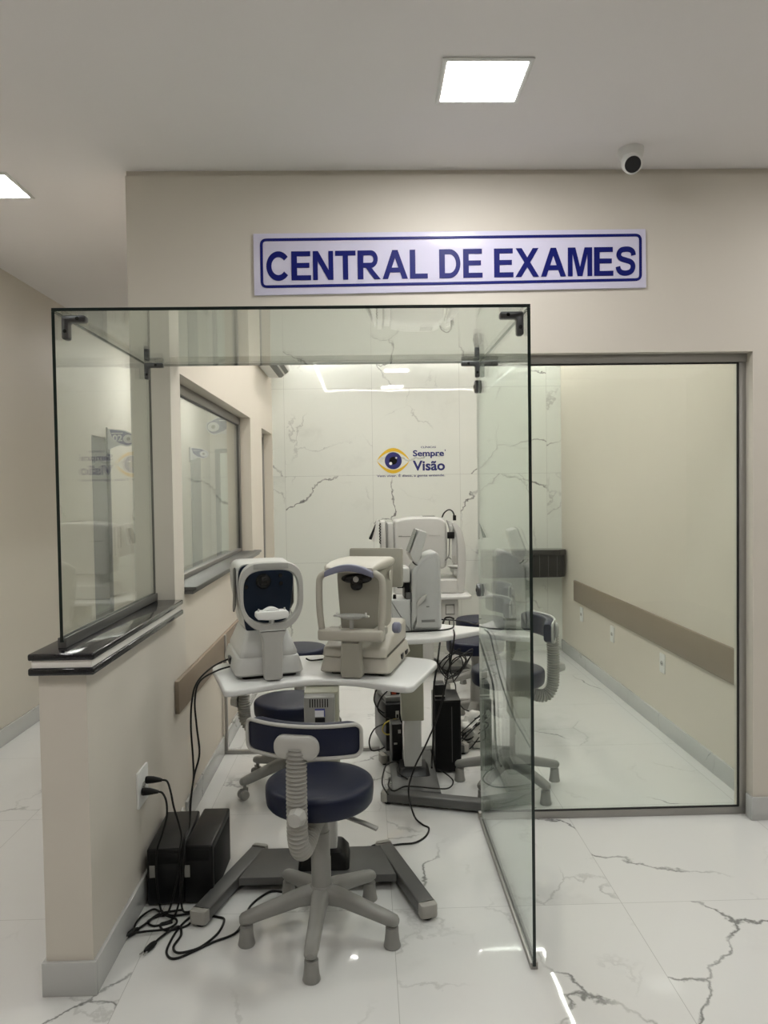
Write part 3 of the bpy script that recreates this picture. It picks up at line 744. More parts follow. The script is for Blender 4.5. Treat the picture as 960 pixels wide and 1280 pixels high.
t = table('rearmost white desk under the large white fundus device', .50, 6.3, 0, .675, TOP3, .06, 0., False)
bm = BM(); add_box(bm, (.08, -.26, .475), (.235, -.06, .6475), .01); hb = obj('control_box', bm, M['dwhite'], t)
bm = BM(); add_box(bm, (.13, -.2635, .515), (.205, -.2602, .60), .001); obj('display_frame', bm, M['grey'], hb)
bm = BM(); add_box(bm, (.137, -.2655, .525), (.198, -.2637, .59)); obj('display', bm, M['dwhite'], hb)

# ------------------------------------------------------------------ eye testing devices
def tapered(bm, secs, r=.02, n=4):
    """stack of rounded rectangles (z, x0, x1, y0, y1)"""
    add_loft(bm, [[Vector((p[0], p[1], z)) for p in rrect((x0+x1)/2, (y0+y1)/2, (x1-x0)/2, (y1-y0)/2, r, n)] for z, x0, x1, y0, y1 in secs])

def superell(cx, cz, hx, hz, e=3.2, n=56, low=1.):
    o = []
    for k in range(n):
        a = 2*PI*k/n; c, s = math.cos(a), math.sin(a)
        ee = e if s > 0 else e*low
        o.append((cx+hx*math.copysign(abs(c)**(2/ee), c), cz+hz*math.copysign(abs(s)**(2/ee), s)))
    return o

# left device: white head ring with dark blue face
t = thing('autorefractor', 'white eye tester with dark blue face behind a rounded white ring', 'eye tester', (-.438, 3.165, .78), R(17))
t.scale = (.95, .95, .98)
bm = BM(); tapered(bm, [(.0, -.115, .115, -.15, .22), (.014, -.115, .115, -.15, .22)], .02); obj('rubber_feet', bm, M['blackm'], t)
bm = BM(); tapered(bm, [(.0145, -.140, .136, -.165, .25), (.022, -.148, .144, -.172, .255), (.05, -.143, .138, -.166, .25), (.082, -.134, .128, -.155, .24), (.086, -.128, .122, -.15, .235)], .03)
bs = obj('base', bm, M['dwhite'], t)
bm = BM(); tapered(bm, [(.0865, -.124, .120, -.145, .23), (.10, -.125, .122, -.145, .23), (.112, -.120, .117, -.14, .225), (.182, -.094, .092, -.10, .19), (.188, -.088, .086, -.095, .185)], .022)
obj('carriage', bm, M['dwhite'], t)
bm = BM()
secs = []
for y_, k, dz in ((-.072, .985, 0), (-.06, 1., 0), (.05, 1.03, .004), (.17, 1., .0), (.22, .9, -.006), (.235, .75, -.01)):
    secs.append([Vector((p[0]*k, y_, .315+(p[1]-.315)*k+dz)) for p in roundpoly([(-.092, .188), (.092, .188), (.110, .29), (.126, .38), (.120, .468), (-.120, .468), (-.124, .38), (-.110, .29)], [.02, .02, .05, .05, .06, .06, .05, .05], 5)])
add_loft(bm, secs); obj('head', bm, M['dwhite'], t)
bm = BM(); add_prism(bm, roundpoly([(-.090, .1885), (.090, .1885), (.106, .29), (.120, .38), (.115, .462), (-.115, .462), (-.120, .38), (-.106, .29)], [.01, .01, .05, .05, .045, .045, .05, .05], 5), -.088, -.0725, 'Y', .003)
face = obj('face_panel', bm, M['dblue'], t)
bm = BM(); add_lathe(bm, [(0, 0), (.033, 0), (.033, .006), (.028, .012), (.024, .010), (.014, .004), (.0001, .003)], 30, mat=Matrix.Translation((-.012, -.0882, .392)) @ Matrix.Rotation(R(90), 4, 'X')); obj('lens', bm, M['lens'], face)
for sx, sz in ((-.086, .41), (-.086, .372), (.062, .414), (.064, .38)):
    bm = BM(); add_disc(bm, (sx, -.0905, sz), .009, .004, 'Y', 16); obj('sensor', bm, M['lens'], face)
for sx in (-1, 1):
    bm = BM(); add_prism(bm, roundpoly([(-.045, .29), (.03, .25), (.05, .27), (.02, .33), (.01, .44), (-.045, .452)], .012), sx*.1265-.003, sx*.1265+.003, 'X', .002); obj('side_seam', bm, M['alud'], t)
bm = BM(); add_ring(bm, superell(0, .343, .1335, .142, 3.6, low=.64), superell(-.002, .343, .115, .108, 3.4, low=.72), -.232, -.19, .007)
obj('face_ring', bm, M['lplas'], t)
bm = BM(); add_box(bm, (-.075, -.2335, .456), (.07, -.231, .478), .001); obj('forehead_rest', bm, M['label'], t)
bm = BM(); add_prism(bm, roundpoly([(-.036, .008), (.038, .008), (.042, .10), (.043, .175), (.062, .212), (-.060, .212), (-.042, .175), (-.040, .10)], [.012, .012, .05, .03, .01, .01, .03, .05], 5), -.236, -.19, 'Y', .008, 3); obj('post', bm, M['lplas'], t)
bm = BM(); add_tube(bm, [(0, -.212, .225), (0, -.212, .262)], .011, 14); obj('chinrest_stem', bm, M['white'], t)
bm = BM(); add_prism(bm, roundpoly([(-.068, .266), (-.062, .256), (-.02, .252), (.02, .252), (.062, .257), (.068, .266), (.066, .284), (.05, .288), (.03, .287), (-.03, .287), (-.05, .288), (-.066, .283)], .006), -.245, -.185, 'Y', .004)
add_prism(bm, [(-.036, .286)]+[(-.036+.072*k/10, .286+.014*math.sin(PI*k/10)) for k in range(1, 10)]+[(.036, .286)], -.225, -.185, 'Y', .003); obj('chinrest', bm, M['white'], t)
for sx in (-1, 1):
    bm = BM(); add_tube(bm, [(sx*.054, -.215, .286), (sx*.054, -.215, .296)], .0035, 8); obj('pin', bm, M['lplas'], t)
bm = BM(); add_box(bm, (-.1505, .02, .03), (-.138, .08, .06), .003); obj('cable_port', bm, M['black'], t)

# right device: beige with violet brow and square frame
t = thing('tonometer', 'beige eye tester with square face frame and violet brow on the front desk', 'eye tester', (-.016, 3.185, .78), R(-14))
bm = BM(); tapered(bm, [(.0, -.11, .12, -.14, .24), (.012, -.11, .12, -.14, .24)], .02); obj('rubber_feet', bm, M['blackm'], t)
bm = BM(); tapered(bm, [(.0125, -.146, .146, -.165, .27), (.018, -.148, .15, -.168, .272), (.06, -.14, .14, -.155, .262), (.074, -.136, .135, -.15, .255)], .02); obj('base', bm, M['dbeige'], t)
bm = BM(); add_prism(bm, roundpoly([(-.165, .0755), (.245, .0755), (.245, .175), (.02, .155), (-.10, .125), (-.155, .112)], [.004, .01, .03, .05, .03, .01], 4), -.135, .135, 'X', .012, 3); obj('carriage', bm, M['dbeige'], t)
bm = BM()
secs = []
for y_, kx, z0, z1 in ((-.085, .96, .16, .425), (-.07, 1., .155, .430), (.06, 1.03, .15, .442), (.16, 1., .15, .44), (.19, .9, .155, .43)):
    h = (z1-z0)/2
    secs.append([Vector((p[0]*kx, y_, p[1])) for p in roundpoly([(-.076, z0), (.082, z0), (.090, z0+h), (.098, z1), (-.096, z1), (-.088, z0+h)], [.02, .02, .05, .04, .04, .05], 5)])
add_loft(bm, secs); obj('head', bm, M['dbeige2'], t)
bm = BM()
secs = []
for y_, hw, z0, z1 in ((-.225, .098, .425, .445), (-.20, .110, .425, .455), (-.12, .115, .425, .462), (.0, .115, .42, .464), (.12, .110, .42, .460), (.18, .10, .42, .452), (.195, .09, .425, .445)):
    secs.append([Vector((p[0], y_, p[1])) for p in rrect(0, (z0+z1)/2, hw, (z1-z0)/2, min(.02, (z1-z0)*.48), 5)])
add_loft(bm, secs); obj('top_cover', bm, M['dbeige'], t)
bm = BM()
o_ = [(-.098+.196*k/14, .430+.030*math.sin(PI*k/14)**.8) for k in range(15)]; i_ = [(.098-.196*k/14, .408+.024*math.sin(PI*k/14)) for k in range(15)]
add_prism(bm, o_+i_, -.245, -.215, 'Y', .005, 3); obj('brow_rest', bm, M['dviolet'], t)
bm = BM()
pl = [(-.13, .155), (-.118, .205)]
for s in (-1, 1):
    q = smooth_path([(s*.120, -.205, .18), (s*.130, -.205, .27), (s*.131, -.205, .37), (s*.124, -.205, .405), (s*.098, -.21, .424), (s*.07, -.21, .43)], 6)
    bm = BM(); add_tube(bm, q, .0135, 12); obj('side_post', bm, M['dbeige'], t)
bm = BM(); add_box(bm, (-.134, -.232, .152), (.134, -.175, .198), .01, 3); obj('lower_bar', bm, M['dbeige'], t)
bm = BM(); add_box(bm, (-.118, -.18, .156), (-.072, -.10, .19), .008); add_box(bm, (.072, -.18, .156), (.118, -.06, .19), .008); obj('bar_bracket', bm, M['dbeige2'], t)
bm = BM(); add_prism(bm, roundpoly([(-.040, .004), (.042, .004), (.048, .03), (.040, .06), (.038, .151), (-.040, .151), (-.044, .06), (-.046, .03)], [.012, .012, .02, .03, .004, .004, .03, .02]), -.222, -.172, 'Y', .008, 3); obj('post', bm, M['dbeige2'], t)
bm = BM()
add_prism(bm, [(-.006+.065*math.cos(2*PI*k/32), .386+.021*math.sin(2*PI*k/32)) for k in range(32)], -.092, -.084, 'Y', .002)
add_prism(bm, roundpoly([(-.034, .385), (-.03, .348), (-.018, .338), (.006, .338), (.018, .348), (.022, .385)], .008), -.094, -.084, 'Y', .002); wn = obj('measuring_window', bm, M['lens'], t)
bm = BM(); add_disc(bm, (-.006, -.098, .384), .012, .006, 'Y', 20); obj('nozzle', bm, M['steel'], wn)
bm = BM(); add_tube(bm, [(0, -.20, .199), (0, -.20, .236)], .009, 12); obj('chinrest_stem', bm, M['lplas'], t)
bm = BM(); add_lathe(bm, [(0, -.014), (.03, -.012), (.052, -.002), (.056, .004), (.05, .004), (.03, -.001), (0, -.004)], 32, mat=Matrix.Translation((0, -.20, .25)) @ Matrix.Scale(1.1, 4, (1, 0, 0)) @ Matrix.Scale(.72, 4, (0, 1, 0)))
add_box(bm, (-.074, -.208, .245), (.074, -.192, .2535), .003); obj('chinrest', bm, M['dwhite'], t)
for sx in (-1, 1):
    bm = BM(); add_tube(bm, [(sx*.06, -.2, .253), (sx*.06, -.2, .264)], .004, 8); obj('pin', bm, M['white'], t)
bm = BM(); add_disc(bm, (.155, -.06, .182), .023, .034, 'X', 22, .2); obj('height_knob', bm, M['dviolet'], t)
bm = BM(); add_disc(bm, (.1075, .05, .385), .022, .006, 'X', 24, .3); obj('side_mark', bm, M['dbeige'], t)
bm = BM(); add_prism(bm, roundpoly([(-.125, .315), (.125, .315), (.125, .495), (-.125, .495)], .012), .0, .032, 'Y', .005, mat=Matrix.Translation((-.012, .235, -.008)) @ Matrix.Rotation(R(-6), 4, 'X')); mon = obj('monitor', bm, M['dbeige2'], t)
bm = BM(); add_box(bm, (-.08, .17, .30), (.02, .24, .36), .008); obj('monitor_arm', bm, M['dbeige2'], t)
bm = BM(); add_box(bm, (.1465, .06, .022), (.152, .10, .045), .002); obj('side_socket', bm, M['black'], t)
bm = BM(); add_box(bm, (.1465, .15, .022), (.152, .20, .04), .002); obj('side_socket', bm, M['black'], t)

# slit lamp seen from the side
t = thing('slit_lamp', 'white eye tester seen side on with a tilted screen, on the middle desk', 'eye tester', (.235, 3.82, .82), R(4))
bm = BM(); add_prism(bm, roundpoly([(-.022, .006), (.132, .006), (.130, .36), (.120, .388), (.103, .40), (.06, .386), (.012, .348), (-.016, .31)], [.004, .02, .05, .02, .03, .06, .06, .03], 5), -.085, .085, 'Y', .014, 4); obj('housing', bm, M['dgrey'], t)
bm = BM(); add_prism(bm, roundpoly([(.004, .02), (.112, .02), (.112, .345), (.098, .372), (.06, .362), (.02, .325), (.004, .29)], [.01, .02, .05, .02, .05, .05, .03], 5), -.089, -.0852, 'Y', .003); sp = obj('side_panel', bm, M['dgrey'], t)
bm = BM(); add_box(bm, (.028, -.0915, .048), (.096, -.0892, .060), .001); obj('slot', bm, M['grey'], sp)
bm = BM(); add_box(bm, (.053, -.0912, .122), (.068, -.0892, .128)); obj('mark', bm, M['grey'], sp)
bm = BM(); add_prism(bm, roundpoly([(-.130, .162), (-.024, .162), (-.024, .0), (-.092, .0), (-.112, .03)], [.006, .004, .004, .012, .05], 4), -.08, .08, 'Y', .008, 3); obj('chin_block', bm, M['dgrey'], t)
bm = BM(); add_lathe(bm, [(0, 0), (.009, 0), (.008, .02), (.004, .022), (0, .022)], 16, c=(-.10, -.04, .1625)); obj('button', bm, M['black'], t)
bm = BM(); add_box(bm, (-.082, -.075, .245), (-.023, .075, .322), .012, 3); obj('eyepiece_block', bm, M['dwhite'], t)
bm = BM(); add_box(bm, (-.05, -.05, .163), (-.024, .05, .244), .004); add_disc(bm, (-.068, -.03, .225), .012, .04, 'X', 16); obj('optics', bm, M['black'], t)
bm = BM(); add_box(bm, (-.046, -.075, .150), (-.014, -.05, .196), .004); obj('pivot', bm, M['alud'], t)
bm = BM(); add_prism(bm, roundpoly([(.0, .145), (.022, .172), (.050, .19), (.056, .183), (.042, .155), (.012, .128)], .008), -.108, -.0895, 'Y', .004); obj('lever', bm, M['lplas'], t)
bm = BM(); add_prism(bm, roundpoly([(-.024, .386), (.022, .510), (.060, .498), (.064, .484), (.020, .336), (-.004, .346)], .008), -.075, .075, 'Y', .006, 3); obj('screen_shell', bm, M['dwhite'], t)
bm = BM(); add_tube(bm, smooth_path([(-.012, -.079, .352), (.0, -.081, .338), (.016, -.081, .334), (.026, -.079, .345)], 5), .003, 8); obj('screen_cord', bm, M['cable'], t)
bm = BM(); add_prism(bm, [(-.026, .395), (.0165, .509), (.0145, .510), (-.028, .396)], -.06, .06, 'Y'); obj('screen', bm, M['lcd'], t)

# fundus camera at the back
t = thing('fundus_camera', 'large white eye camera with arched headrest on the rearmost desk', 'eye tester', (.445, 6.32, .675), 0)
t.scale = (1.27, 1.27, 1.)
bm = BM(); tapered(bm, [(.004, -.17, .245, -.15, .15), (.03, -.175, .25, -.155, .155), (.105, -.17, .245, -.15, .15), (.115, -.16, .235, -.14, .14)], .03); obj('base', bm, M['dwhite'], t)
bm = BM(); tapered(bm, [(.1155, -.12, .13, -.11, .11), (.14, -.11, .12, -.10, .10), (.1945, -.12, .12, -.10, .10)], .03); obj('pedestal', bm, M['dwhite'], t)
bm = BM(); add_prism(bm, roundpoly([(-.172, .195), (.17, .195), (.178, .45), (.168, .585), (.135, .622), (.03, .632), (-.08, .625), (-.172, .603)], [.03, .05, .06, .06, .06, .1, .1, .02], 5), -.115, .115, 'Y', .02, 4); body = obj('body', bm, M['dwhite'], t)
bm = BM(); add_box(bm, (-.142, -.1168, .468), (-.064, -.1152, .474)); add_box(bm, (-.142, -.1172, .475), (-.12, -.1152, .478)); obj('slot', bm, M['grey'], body)
bm = BM()
for k in range(8): add_box(bm, (.055+k*.0095, -.1166, .470), (.0605+k*.0095, -.1152, .4795))
obj('maker_mark', bm, M['lplas'], body)
bm = BM()
for k in range(7): add_box(bm, (.025+k*.012, -.05, .6295), (.031+k*.012, .05, .6335))
obj('vents', bm, M['grey'], body)
bm = BM(); add_box(bm, (-.258, -.14, .34), (-.226, .14, .598), .008); add_box(bm, (-.212, -.10, .36), (-.173, .10, .58), .006); mon = obj('monitor', bm, M['dwhite'], t)
bm = BM(); add_box(bm, (-.2255, -.13, .35), (-.2125, .13, .585), .002); obj('monitor_back', bm, M['grey'], mon)
bm = BM(); add_prism(bm, roundpoly([(-.312, .432), (-.292, .43), (-.268, .585), (-.272, .612), (-.282, .605)], .006), -.10, .02, 'Y', .004); obj('hinged_flap', bm, M['white'], t)
bm = BM(); add_prism(bm, roundpoly([(-.335, .452), (-.316, .445), (-.286, .56), (-.29, .575)], .005), -.085, .0, 'Y', .003); obj('handset', bm, M['black'], t)
bm = BM(); add_tube(bm, [(-.262+.004*math.sin(k*2.2), -.145, .585-.008*k) for k in range(22)], .004, 8); obj('coiled_cord', bm, M['cable'], t)
# headrest arch: two side strips joined by crossbars
arch_o = [(.205, .588), (.235, .575), (.268, .52), (.288, .40), (.292, .25), (.284, .10), (.278, .0)]
arch_i = [(.228, .0), (.232, .10), (.240, .25), (.238, .40), (.226, .50), (.21, .545), (.202, .56)]
for s in (-1, 1):
    bm = BM(); y0 = s*.125
    add_prism(bm, roundpoly(arch_o+arch_i, .02, 3), y0-.02, y0+.02, 'Y', .007, 3); obj('headrest_post', bm, M['dwhite'], t)
bm = BM(); add_box(bm, (.21, -.105, .50), (.245, .105, .545), .008); obj('forehead_band', bm, M['dgrey'], t)
bm = BM(); add_box(bm, (.215, -.105, .145), (.26, .105, .185), .008); obj('chin_bar', bm, M['dwhite'], t)
bm = BM(); add_lathe(bm, [(0, 0), (.03, 0), (.05, .02), (.045, .024), (0, .016)], 24, c=(.235, 0, .186)); obj('chinrest', bm, M['white'], t)
bm = BM(); add_box(bm, (.20, -.135, .27), (.236, -.128, .47), .002); obj('inner_pad', bm, M['dgrey'], t)
bm = BM(); add_tube(bm, smooth_path([(.148, -.06, .622), (.162, -.07, .66), (.19, -.09, .685), (.212, -.11, .67), (.222, -.12, .63), (.222, -.125, .598)], 6), .005, 10)
add_tube(bm, [(.222, -.125, .64), (.222, -.125, .598)], .011, 10)
obj('lamp_cord', bm, M['cable'], t)
bm = BM(); add_tube(bm, smooth_path([(.172, -.118, .60), (.186, -.13, .54), (.188, -.135, .50), (.186, -.135, .40), (.182, -.13, .31), (.16, -.12, .27)], 6), .005, 10); obj('side_cord', bm, M['gplas'], t)
bm = BM(); add_box(bm, (.172, -.152, .45), (.218, -.13, .505), .004); obj('cord_box', bm, M['black'], t)
bm = BM(); add_box(bm, (.20, -.15, .255), (.23, -.145, .31), .003); add_disc(bm, (.215, -.15, .30), .012, .012, 'Y', 14); obj('height_marker', bm, M['lplas'], t)

# ------------------------------------------------------------------ computers and boxes on the floor
def mini_tower(x, y, rot, w, h, d, label, sticker=None, cap=True):
    t = thing('computer_tower', label, 'computer', (x, y, 0), rot, 'black computer units')
    bm = BM(); add_box(bm, (-w/2, -d/2, .006), (w/2, d/2, h), .008, 3); obj('case', bm, M['black'], t)
    bm = BM(); add_box(bm, (w/2+.0002, -d/2+.03, .02), (w/2+.0022, d/2-.03, h-.025), .001); obj('side_cover', bm, M['blackm'], t)
    bm = BM(); add_box(bm, (-w/2+.012, -d/2-.0025, h-.055), (w/2-.012, -d/2-.0002, h-.015), .001); obj('front_bay', bm, M['blackm'], t)
    for sx in (-1, 1):
        bm = BM(); add_box(bm, (sx*(w/2-.02)-.01, -d/2+.02, 0), (sx*(w/2-.02)+.01, d/2-.02, .0058), .001); obj('foot', bm, M['blackm'], t)
    if sticker:
        bm = BM(); add_box(bm, (sticker[0], -d/2-.0012, sticker[1]), (sticker[0]+.02, -d/2-.0002, sticker[1]+.045)); obj('sticker', bm, M['label'], t)
    return t
mini_tower(-.768, 2.93, R(2), .135, .215, .335, 'small black computer tower touching the low partition', (-.058, .11))
mini_tower(-.640, 2.935, R(-1), .108, .222, .335, 'small black computer tower standing free beside its twin, nearer the desk leg', (-.05, .105))
t = thing('computer_tower', 'large black computer tower behind the slit-lamp desk column', 'computer', (.425, 4.118, 0), 0, 'black computer units')
bm = BM(); add_box(bm, (-.07, -.113, .006), (.07, .113, .395), .004, 2); obj('case', bm, M['black'], t)
bm = BM(); add_box(bm, (-.062, -.1175, .02), (.062, -.1132, .385), .002); fp = obj('front_panel', bm, M['blackm'], t)
bm = BM(); add_box(bm, (.018, -.1195, .06), (.022, -.1177, .36)); obj('groove', bm, M['alud'], fp)
for sx in (-1, 1):
    bm = BM(); add_box(bm, (sx*.05-.01, -.10, 0), (sx*.05+.01, .10, .0058), .001); obj('foot', bm, M['blackm'], t)
t = thing('power_adapter', 'black adapter block with pale band lying on the large black tower', 'adapter', (.386, 4.09, .3955))
bm = BM(); add_box(bm, (-.028, -.05, 0), (.028, .05, .075), .004); obj('block', bm, M['black'], t)
bm = BM(); add_box(bm, (-.0288, -.0508, .010), (.0288, .0508, .018), .0005); obj('band', bm, M['lplas'], t)

t = thing('computer_tower', 'black computer tower with open back ports and yellow cable, left of the desk column', 'computer', (.115, 4.455, 0), R(10), 'black computer units')
bm = BM(); add_box(bm, (-.05, -.17, .03), (.05, .17, .30), .004, 2); obj('case', bm, M['black'], t)
bm = BM(); add_box(bm, (-.046, -.1725, .035), (.046, -.1702, .295), .001); bp_ = obj('back_plate', bm, M['blackm'], t)
bm = BM(); add_box(bm, (.008, -.1745, .17), (.028, -.1727, .26), .001); obj('port_strip', bm, M['lplas'], bp_)
bm = BM(); add_box(bm, (.012, -.1755, .185), (.024, -.1747, .20)); add_box(bm, (.012, -.1755, .22), (.024, -.1747, .24)); obj('port', bm, M['black'], bp_)
bm = BM(); add_lathe(bm, [(0, 0), (.022, 0), (.026, .012), (.02, .029), (0, .0295)], 18, c=(-.02, -.12, 0)); add_lathe(bm, [(0, 0), (.022, 0), (.022, .0295), (0, .0295)], 14, c=(.02, .12, 0)); obj('foot', bm, M['lplas'], t)
t = thing('network_box', 'black box with orange-red plug stacked on the tower beside the column', 'electronics box', (.12, 4.445, .301), R(10))
bm = BM(); add_box(bm, (-.045, -.12, 0), (.048, .12, .03), .004); obj('case', bm, M['grey'], t)
bm = BM(); add_box(bm, (-.005, -.08, .0305), (.05, .11, .115), .004); obj('upper_case', bm, M['black'], t)
bm = BM(); add_box(bm, (.0, -.0915, .035), (.025, -.0805, .06), .002); obj('plug', bm, M['orange'], t)
bm = BM(); add_box(bm, (-.035, -.09, .0305), (-.008, -.06, .06), .003); obj('adapter', bm, M['white'], t)
t = thing('voltage_regulator', 'low black unit on the base plate beside the column of the slit-lamp desk', 'electronics box', (.145, 4.07, .0665), R(6))
bm = BM(); add_box(bm, (-.028, -.05, 0), (.028, .05, .20), .004); obj('case', bm, M['black'], t)
bm = BM(); add_box(bm, (-.018, -.0515, .09), (.0, -.0502, .10)); add_box(bm, (.005, -.0515, .15), (.02, -.0502, .17)); obj('label', bm, M['lplas'], t)

# crumpled plastic behind the tower
bm = BM()
bmesh.ops.create_icosphere(bm, subdivisions=4, radius=1.)
from mathutils import noise as mnoise
for v in bm.verts:
    n_ = v.co.normalized(); k = 1+.33*mnoise.noise(n_*2.3)+.18*mnoise.noise(n_*5.1+Vector((3, 1, 7)))+.08*mnoise.noise(n_*11)
    v.co = Vector((n_.x*.15*k, n_.y*.12*k, max(0.004, .105+n_.z*.115*k)))
o = obj('plastic_bag', bm, M['bag'], None, 60); o.location = (.645, 4.43, 0); o.scale = (.85, .7, .9)
tag(o, 'crumpled white plastic bag on the floor behind the black tower', 'bag')

# ------------------------------------------------------------------ cables
def cable(label, pts, r=.0038, mat='cable', plug=None, sub=7, group='loose cables', name='power_cable', cat='cable'):
    t = thing(name, label, cat, (0, 0, 0), 0, group)
    bm = BM(); add_tube(bm, smooth_path(pts, sub), r, 8); obj('cord', bm, M[mat], t)
    if plug:
        a = Vector(pts[plug]); b = Vector(pts[plug+(1 if plug == 0 else -1)]); d_ = (a-b).normalized()
        bm = BM(); add_tube(bm, [a-d_*.006, a+d_*.012, a+d_*.035, a+d_*.048], [.0075, .011, .010, .006], 10); obj('plug_head', bm, M[mat], t)
        bm = BM(); s_ = d_.cross(Vector((0, 0, 1))).normalized()*.007
        for q in (-1, 1): add_tube(bm, [a+d_*.047+s_*q, a+d_*.066+s_*q], .0022, 6)
        obj('pins', bm, M['steel'], t)
    return t
Z0 = .0046
zf = lambda L, z=Z0: [(p[0], p[1], z) for p in L]
# two leads from the left device down the partition to the floor
cable('black lead hanging from the left device over the desk edge, nearer the partition',
      [(-.532, 3.235, .825), (-.56, 3.22, .828), (-.60, 3.19, .82), (-.655, 3.13, .80), (-.70, 3.06, .755), (-.715, 3.03, .68), (-.715, 3.01, .58), (-.705, 2.99, .48), (-.70, 2.97, .40), (-.71, 2.95, .31), (-.702, 2.90, .245), (-.700, 2.80, .236), (-.698, 2.745, .19), (-.715, 2.715, .09), (-.74, 2.70, .01), (-.77, 2.69, Z0), (-.80, 2.66, Z0), (-.77, 2.63, Z0), (-.71, 2.65, Z0)])
cable('black lead hanging from the left device over the desk edge, nearer the desk',
      [(-.538, 3.20, .80), (-.57, 3.16, .80), (-.625, 3.10, .795), (-.68, 3.03, .77), (-.695, 3.0, .70), (-.685, 2.98, .60), (-.672, 2.96, .50), (-.69, 2.94, .42), (-.70, 2.92, .33), (-.696, 2.87, .247), (-.692, 2.78, .24), (-.685, 2.735, .19), (-.69, 2.70, .09), (-.71, 2.67, .01), (-.75, 2.64, Z0), (-.72, 2.60, Z0), (-.66, 2.62, Z0), (-.64, 2.66, Z0)])
# leads from the outlet plugs to the towers
cable('black lead from the lower partition plug dropping in front of the tower',
      [(-.783, 2.773, .426), (-.765, 2.76, .425), (-.748, 2.745, .40), (-.745, 2.735, .35), (-.765, 2.74, .28), (-.785, 2.742, .22), (-.787, 2.735, .12), (-.775, 2.725, .03), (-.76, 2.71, .008), (-.72, 2.69, .006), (-.66, 2.70, .006)])
cable('black lead from the upper partition plug running over the towers',
      [(-.783, 2.824, .450), (-.763, 2.82, .445), (-.745, 2.80, .41), (-.733, 2.79, .36), (-.715, 2.785, .30), (-.703, 2.775, .25), (-.705, 2.74, .20), (-.70, 2.73, .10), (-.69, 2.71, .02), (-.67, 2.70, .012), (-.645, 2.715, .012)])
cable('coiled black power lead on the floor running under the front stool to the desk base',
      [(-.235, 2.93, .085), (-.28, 2.80, .02), (-.33, 2.83, Z0), (-.38, 2.84, Z0)] + zf([(-.415, 2.806), (-.445, 2.75), (-.455, 2.69), (-.471, 2.578), (-.54, 2.524), (-.601, 2.471), (-.638, 2.442), (-.665, 2.443), (-.685, 2.475), (-.688, 2.531), (-.679, 2.609), (-.656, 2.675), (-.628, 2.695), (-.59, 2.685), (-.555, 2.675), (-.528, 2.655), (-.534, 2.578), (-.57, 2.508)]) + [(-.60, 2.468, .012), (-.644, 2.455, .014), (-.668, 2.50, .008), (-.660, 2.57, .006), (-.68, 2.61, .012), (-.722, 2.565, .007), (-.739, 2.52, .008)], .0042, plug=-1)
cable('short black lead looped beside the partition base, plug lying by the skirting',
      [(-.69, 2.71, .014), (-.716, 2.708, .013), (-.771, 2.689, .012), (-.805, 2.63, .009), (-.822, 2.60, .010)], .0042, plug=-1)
cable('black lead making a wide loop on the floor before the towers',
      zf([(-.83, 2.60), (-.835, 2.64), (-.825, 2.685), (-.80, 2.722), (-.775, 2.71), (-.733, 2.675), (-.699, 2.655), (-.692, 2.625), (-.72, 2.595), (-.78, 2.585), (-.822, 2.578)], .0125))
cable('black lead across the front desk between the two devices', [(-.27, 3.27, .80), (-.25, 3.29, .787), (-.20, 3.32, .7845), (-.15, 3.335, .7845), (-.11, 3.325, .79), (-.10, 3.30, .80)])
# right: power cord that falls from the middle desk and lies before the stool
cable('long black power cord curving over the floor with its plug before the middle desk',
      [(.43, 3.74, .8245), (.425, 3.665, .8250), (.42, 3.625, .812), (.41, 3.61, .76), (.38, 3.60, .62), (.33, 3.56, .45), (.27, 3.52, .33), (.21, 3.50, .22), (.18, 3.48, .12), (.20, 3.42, .03)] + zf([(.235, 3.38), (.262, 3.34), (.24, 3.26), (.19, 3.205), (.13, 3.195), (.085, 3.185), (.05, 3.182)], .005), .0042, plug=-1)
cable('black cord looping on the base plate of the middle desk',
      [(.10, 3.72, .085), (.09, 3.66, .076), (.115, 3.60, .073), (.17, 3.66, .07), (.24, 3.64, .074), (.31, 3.62, .073), (.39, 3.70, .04), (.43, 3.84, .02), (.40, 3.92, .03), (.36, 3.93, .05)])
cable('black cord arching on the base leg beside the column foot', [(.085, 3.56, .073), (.06, 3.66, .09), (.08, 3.80, .12), (.12, 3.86, .12), (.15, 3.90, .10), (.145, 3.84, .075), (.19, 3.76, .068)])
cable('yellow network cable looping from the back of the left black tower', [(.155, 4.278, .215), (.13, 4.235, .225), (.09, 4.22, .21), (.075, 4.225, .17), (.10, 4.24, .14), (.15, 4.265, .14)], .004, 'yellow')
for i, (lab, pts) in enumerate((
    ('black cord bowing out above the left black tower', [(.13, 4.32, .416), (.09, 4.26, .43), (.045, 4.23, .40), (.03, 4.24, .34), (.05, 4.25, .29), (.08, 4.262, .26), (.09, 4.28, .255)]),
    ('black cord bulging from the top of the box stack', [(.15, 4.34, .38), (.12, 4.29, .385), (.07, 4.24, .35), (.05, 4.235, .29), (.085, 4.25, .24), (.12, 4.275, .22)]),
    ('black cord bowing out low beside the left black tower', [(.085, 4.275, .19), (.03, 4.25, .17), (.0, 4.24, .11), (.01, 4.25, .05), (.05, 4.26, .045), (.085, 4.275, .055)]))):
    cable(lab, pts, .0042)
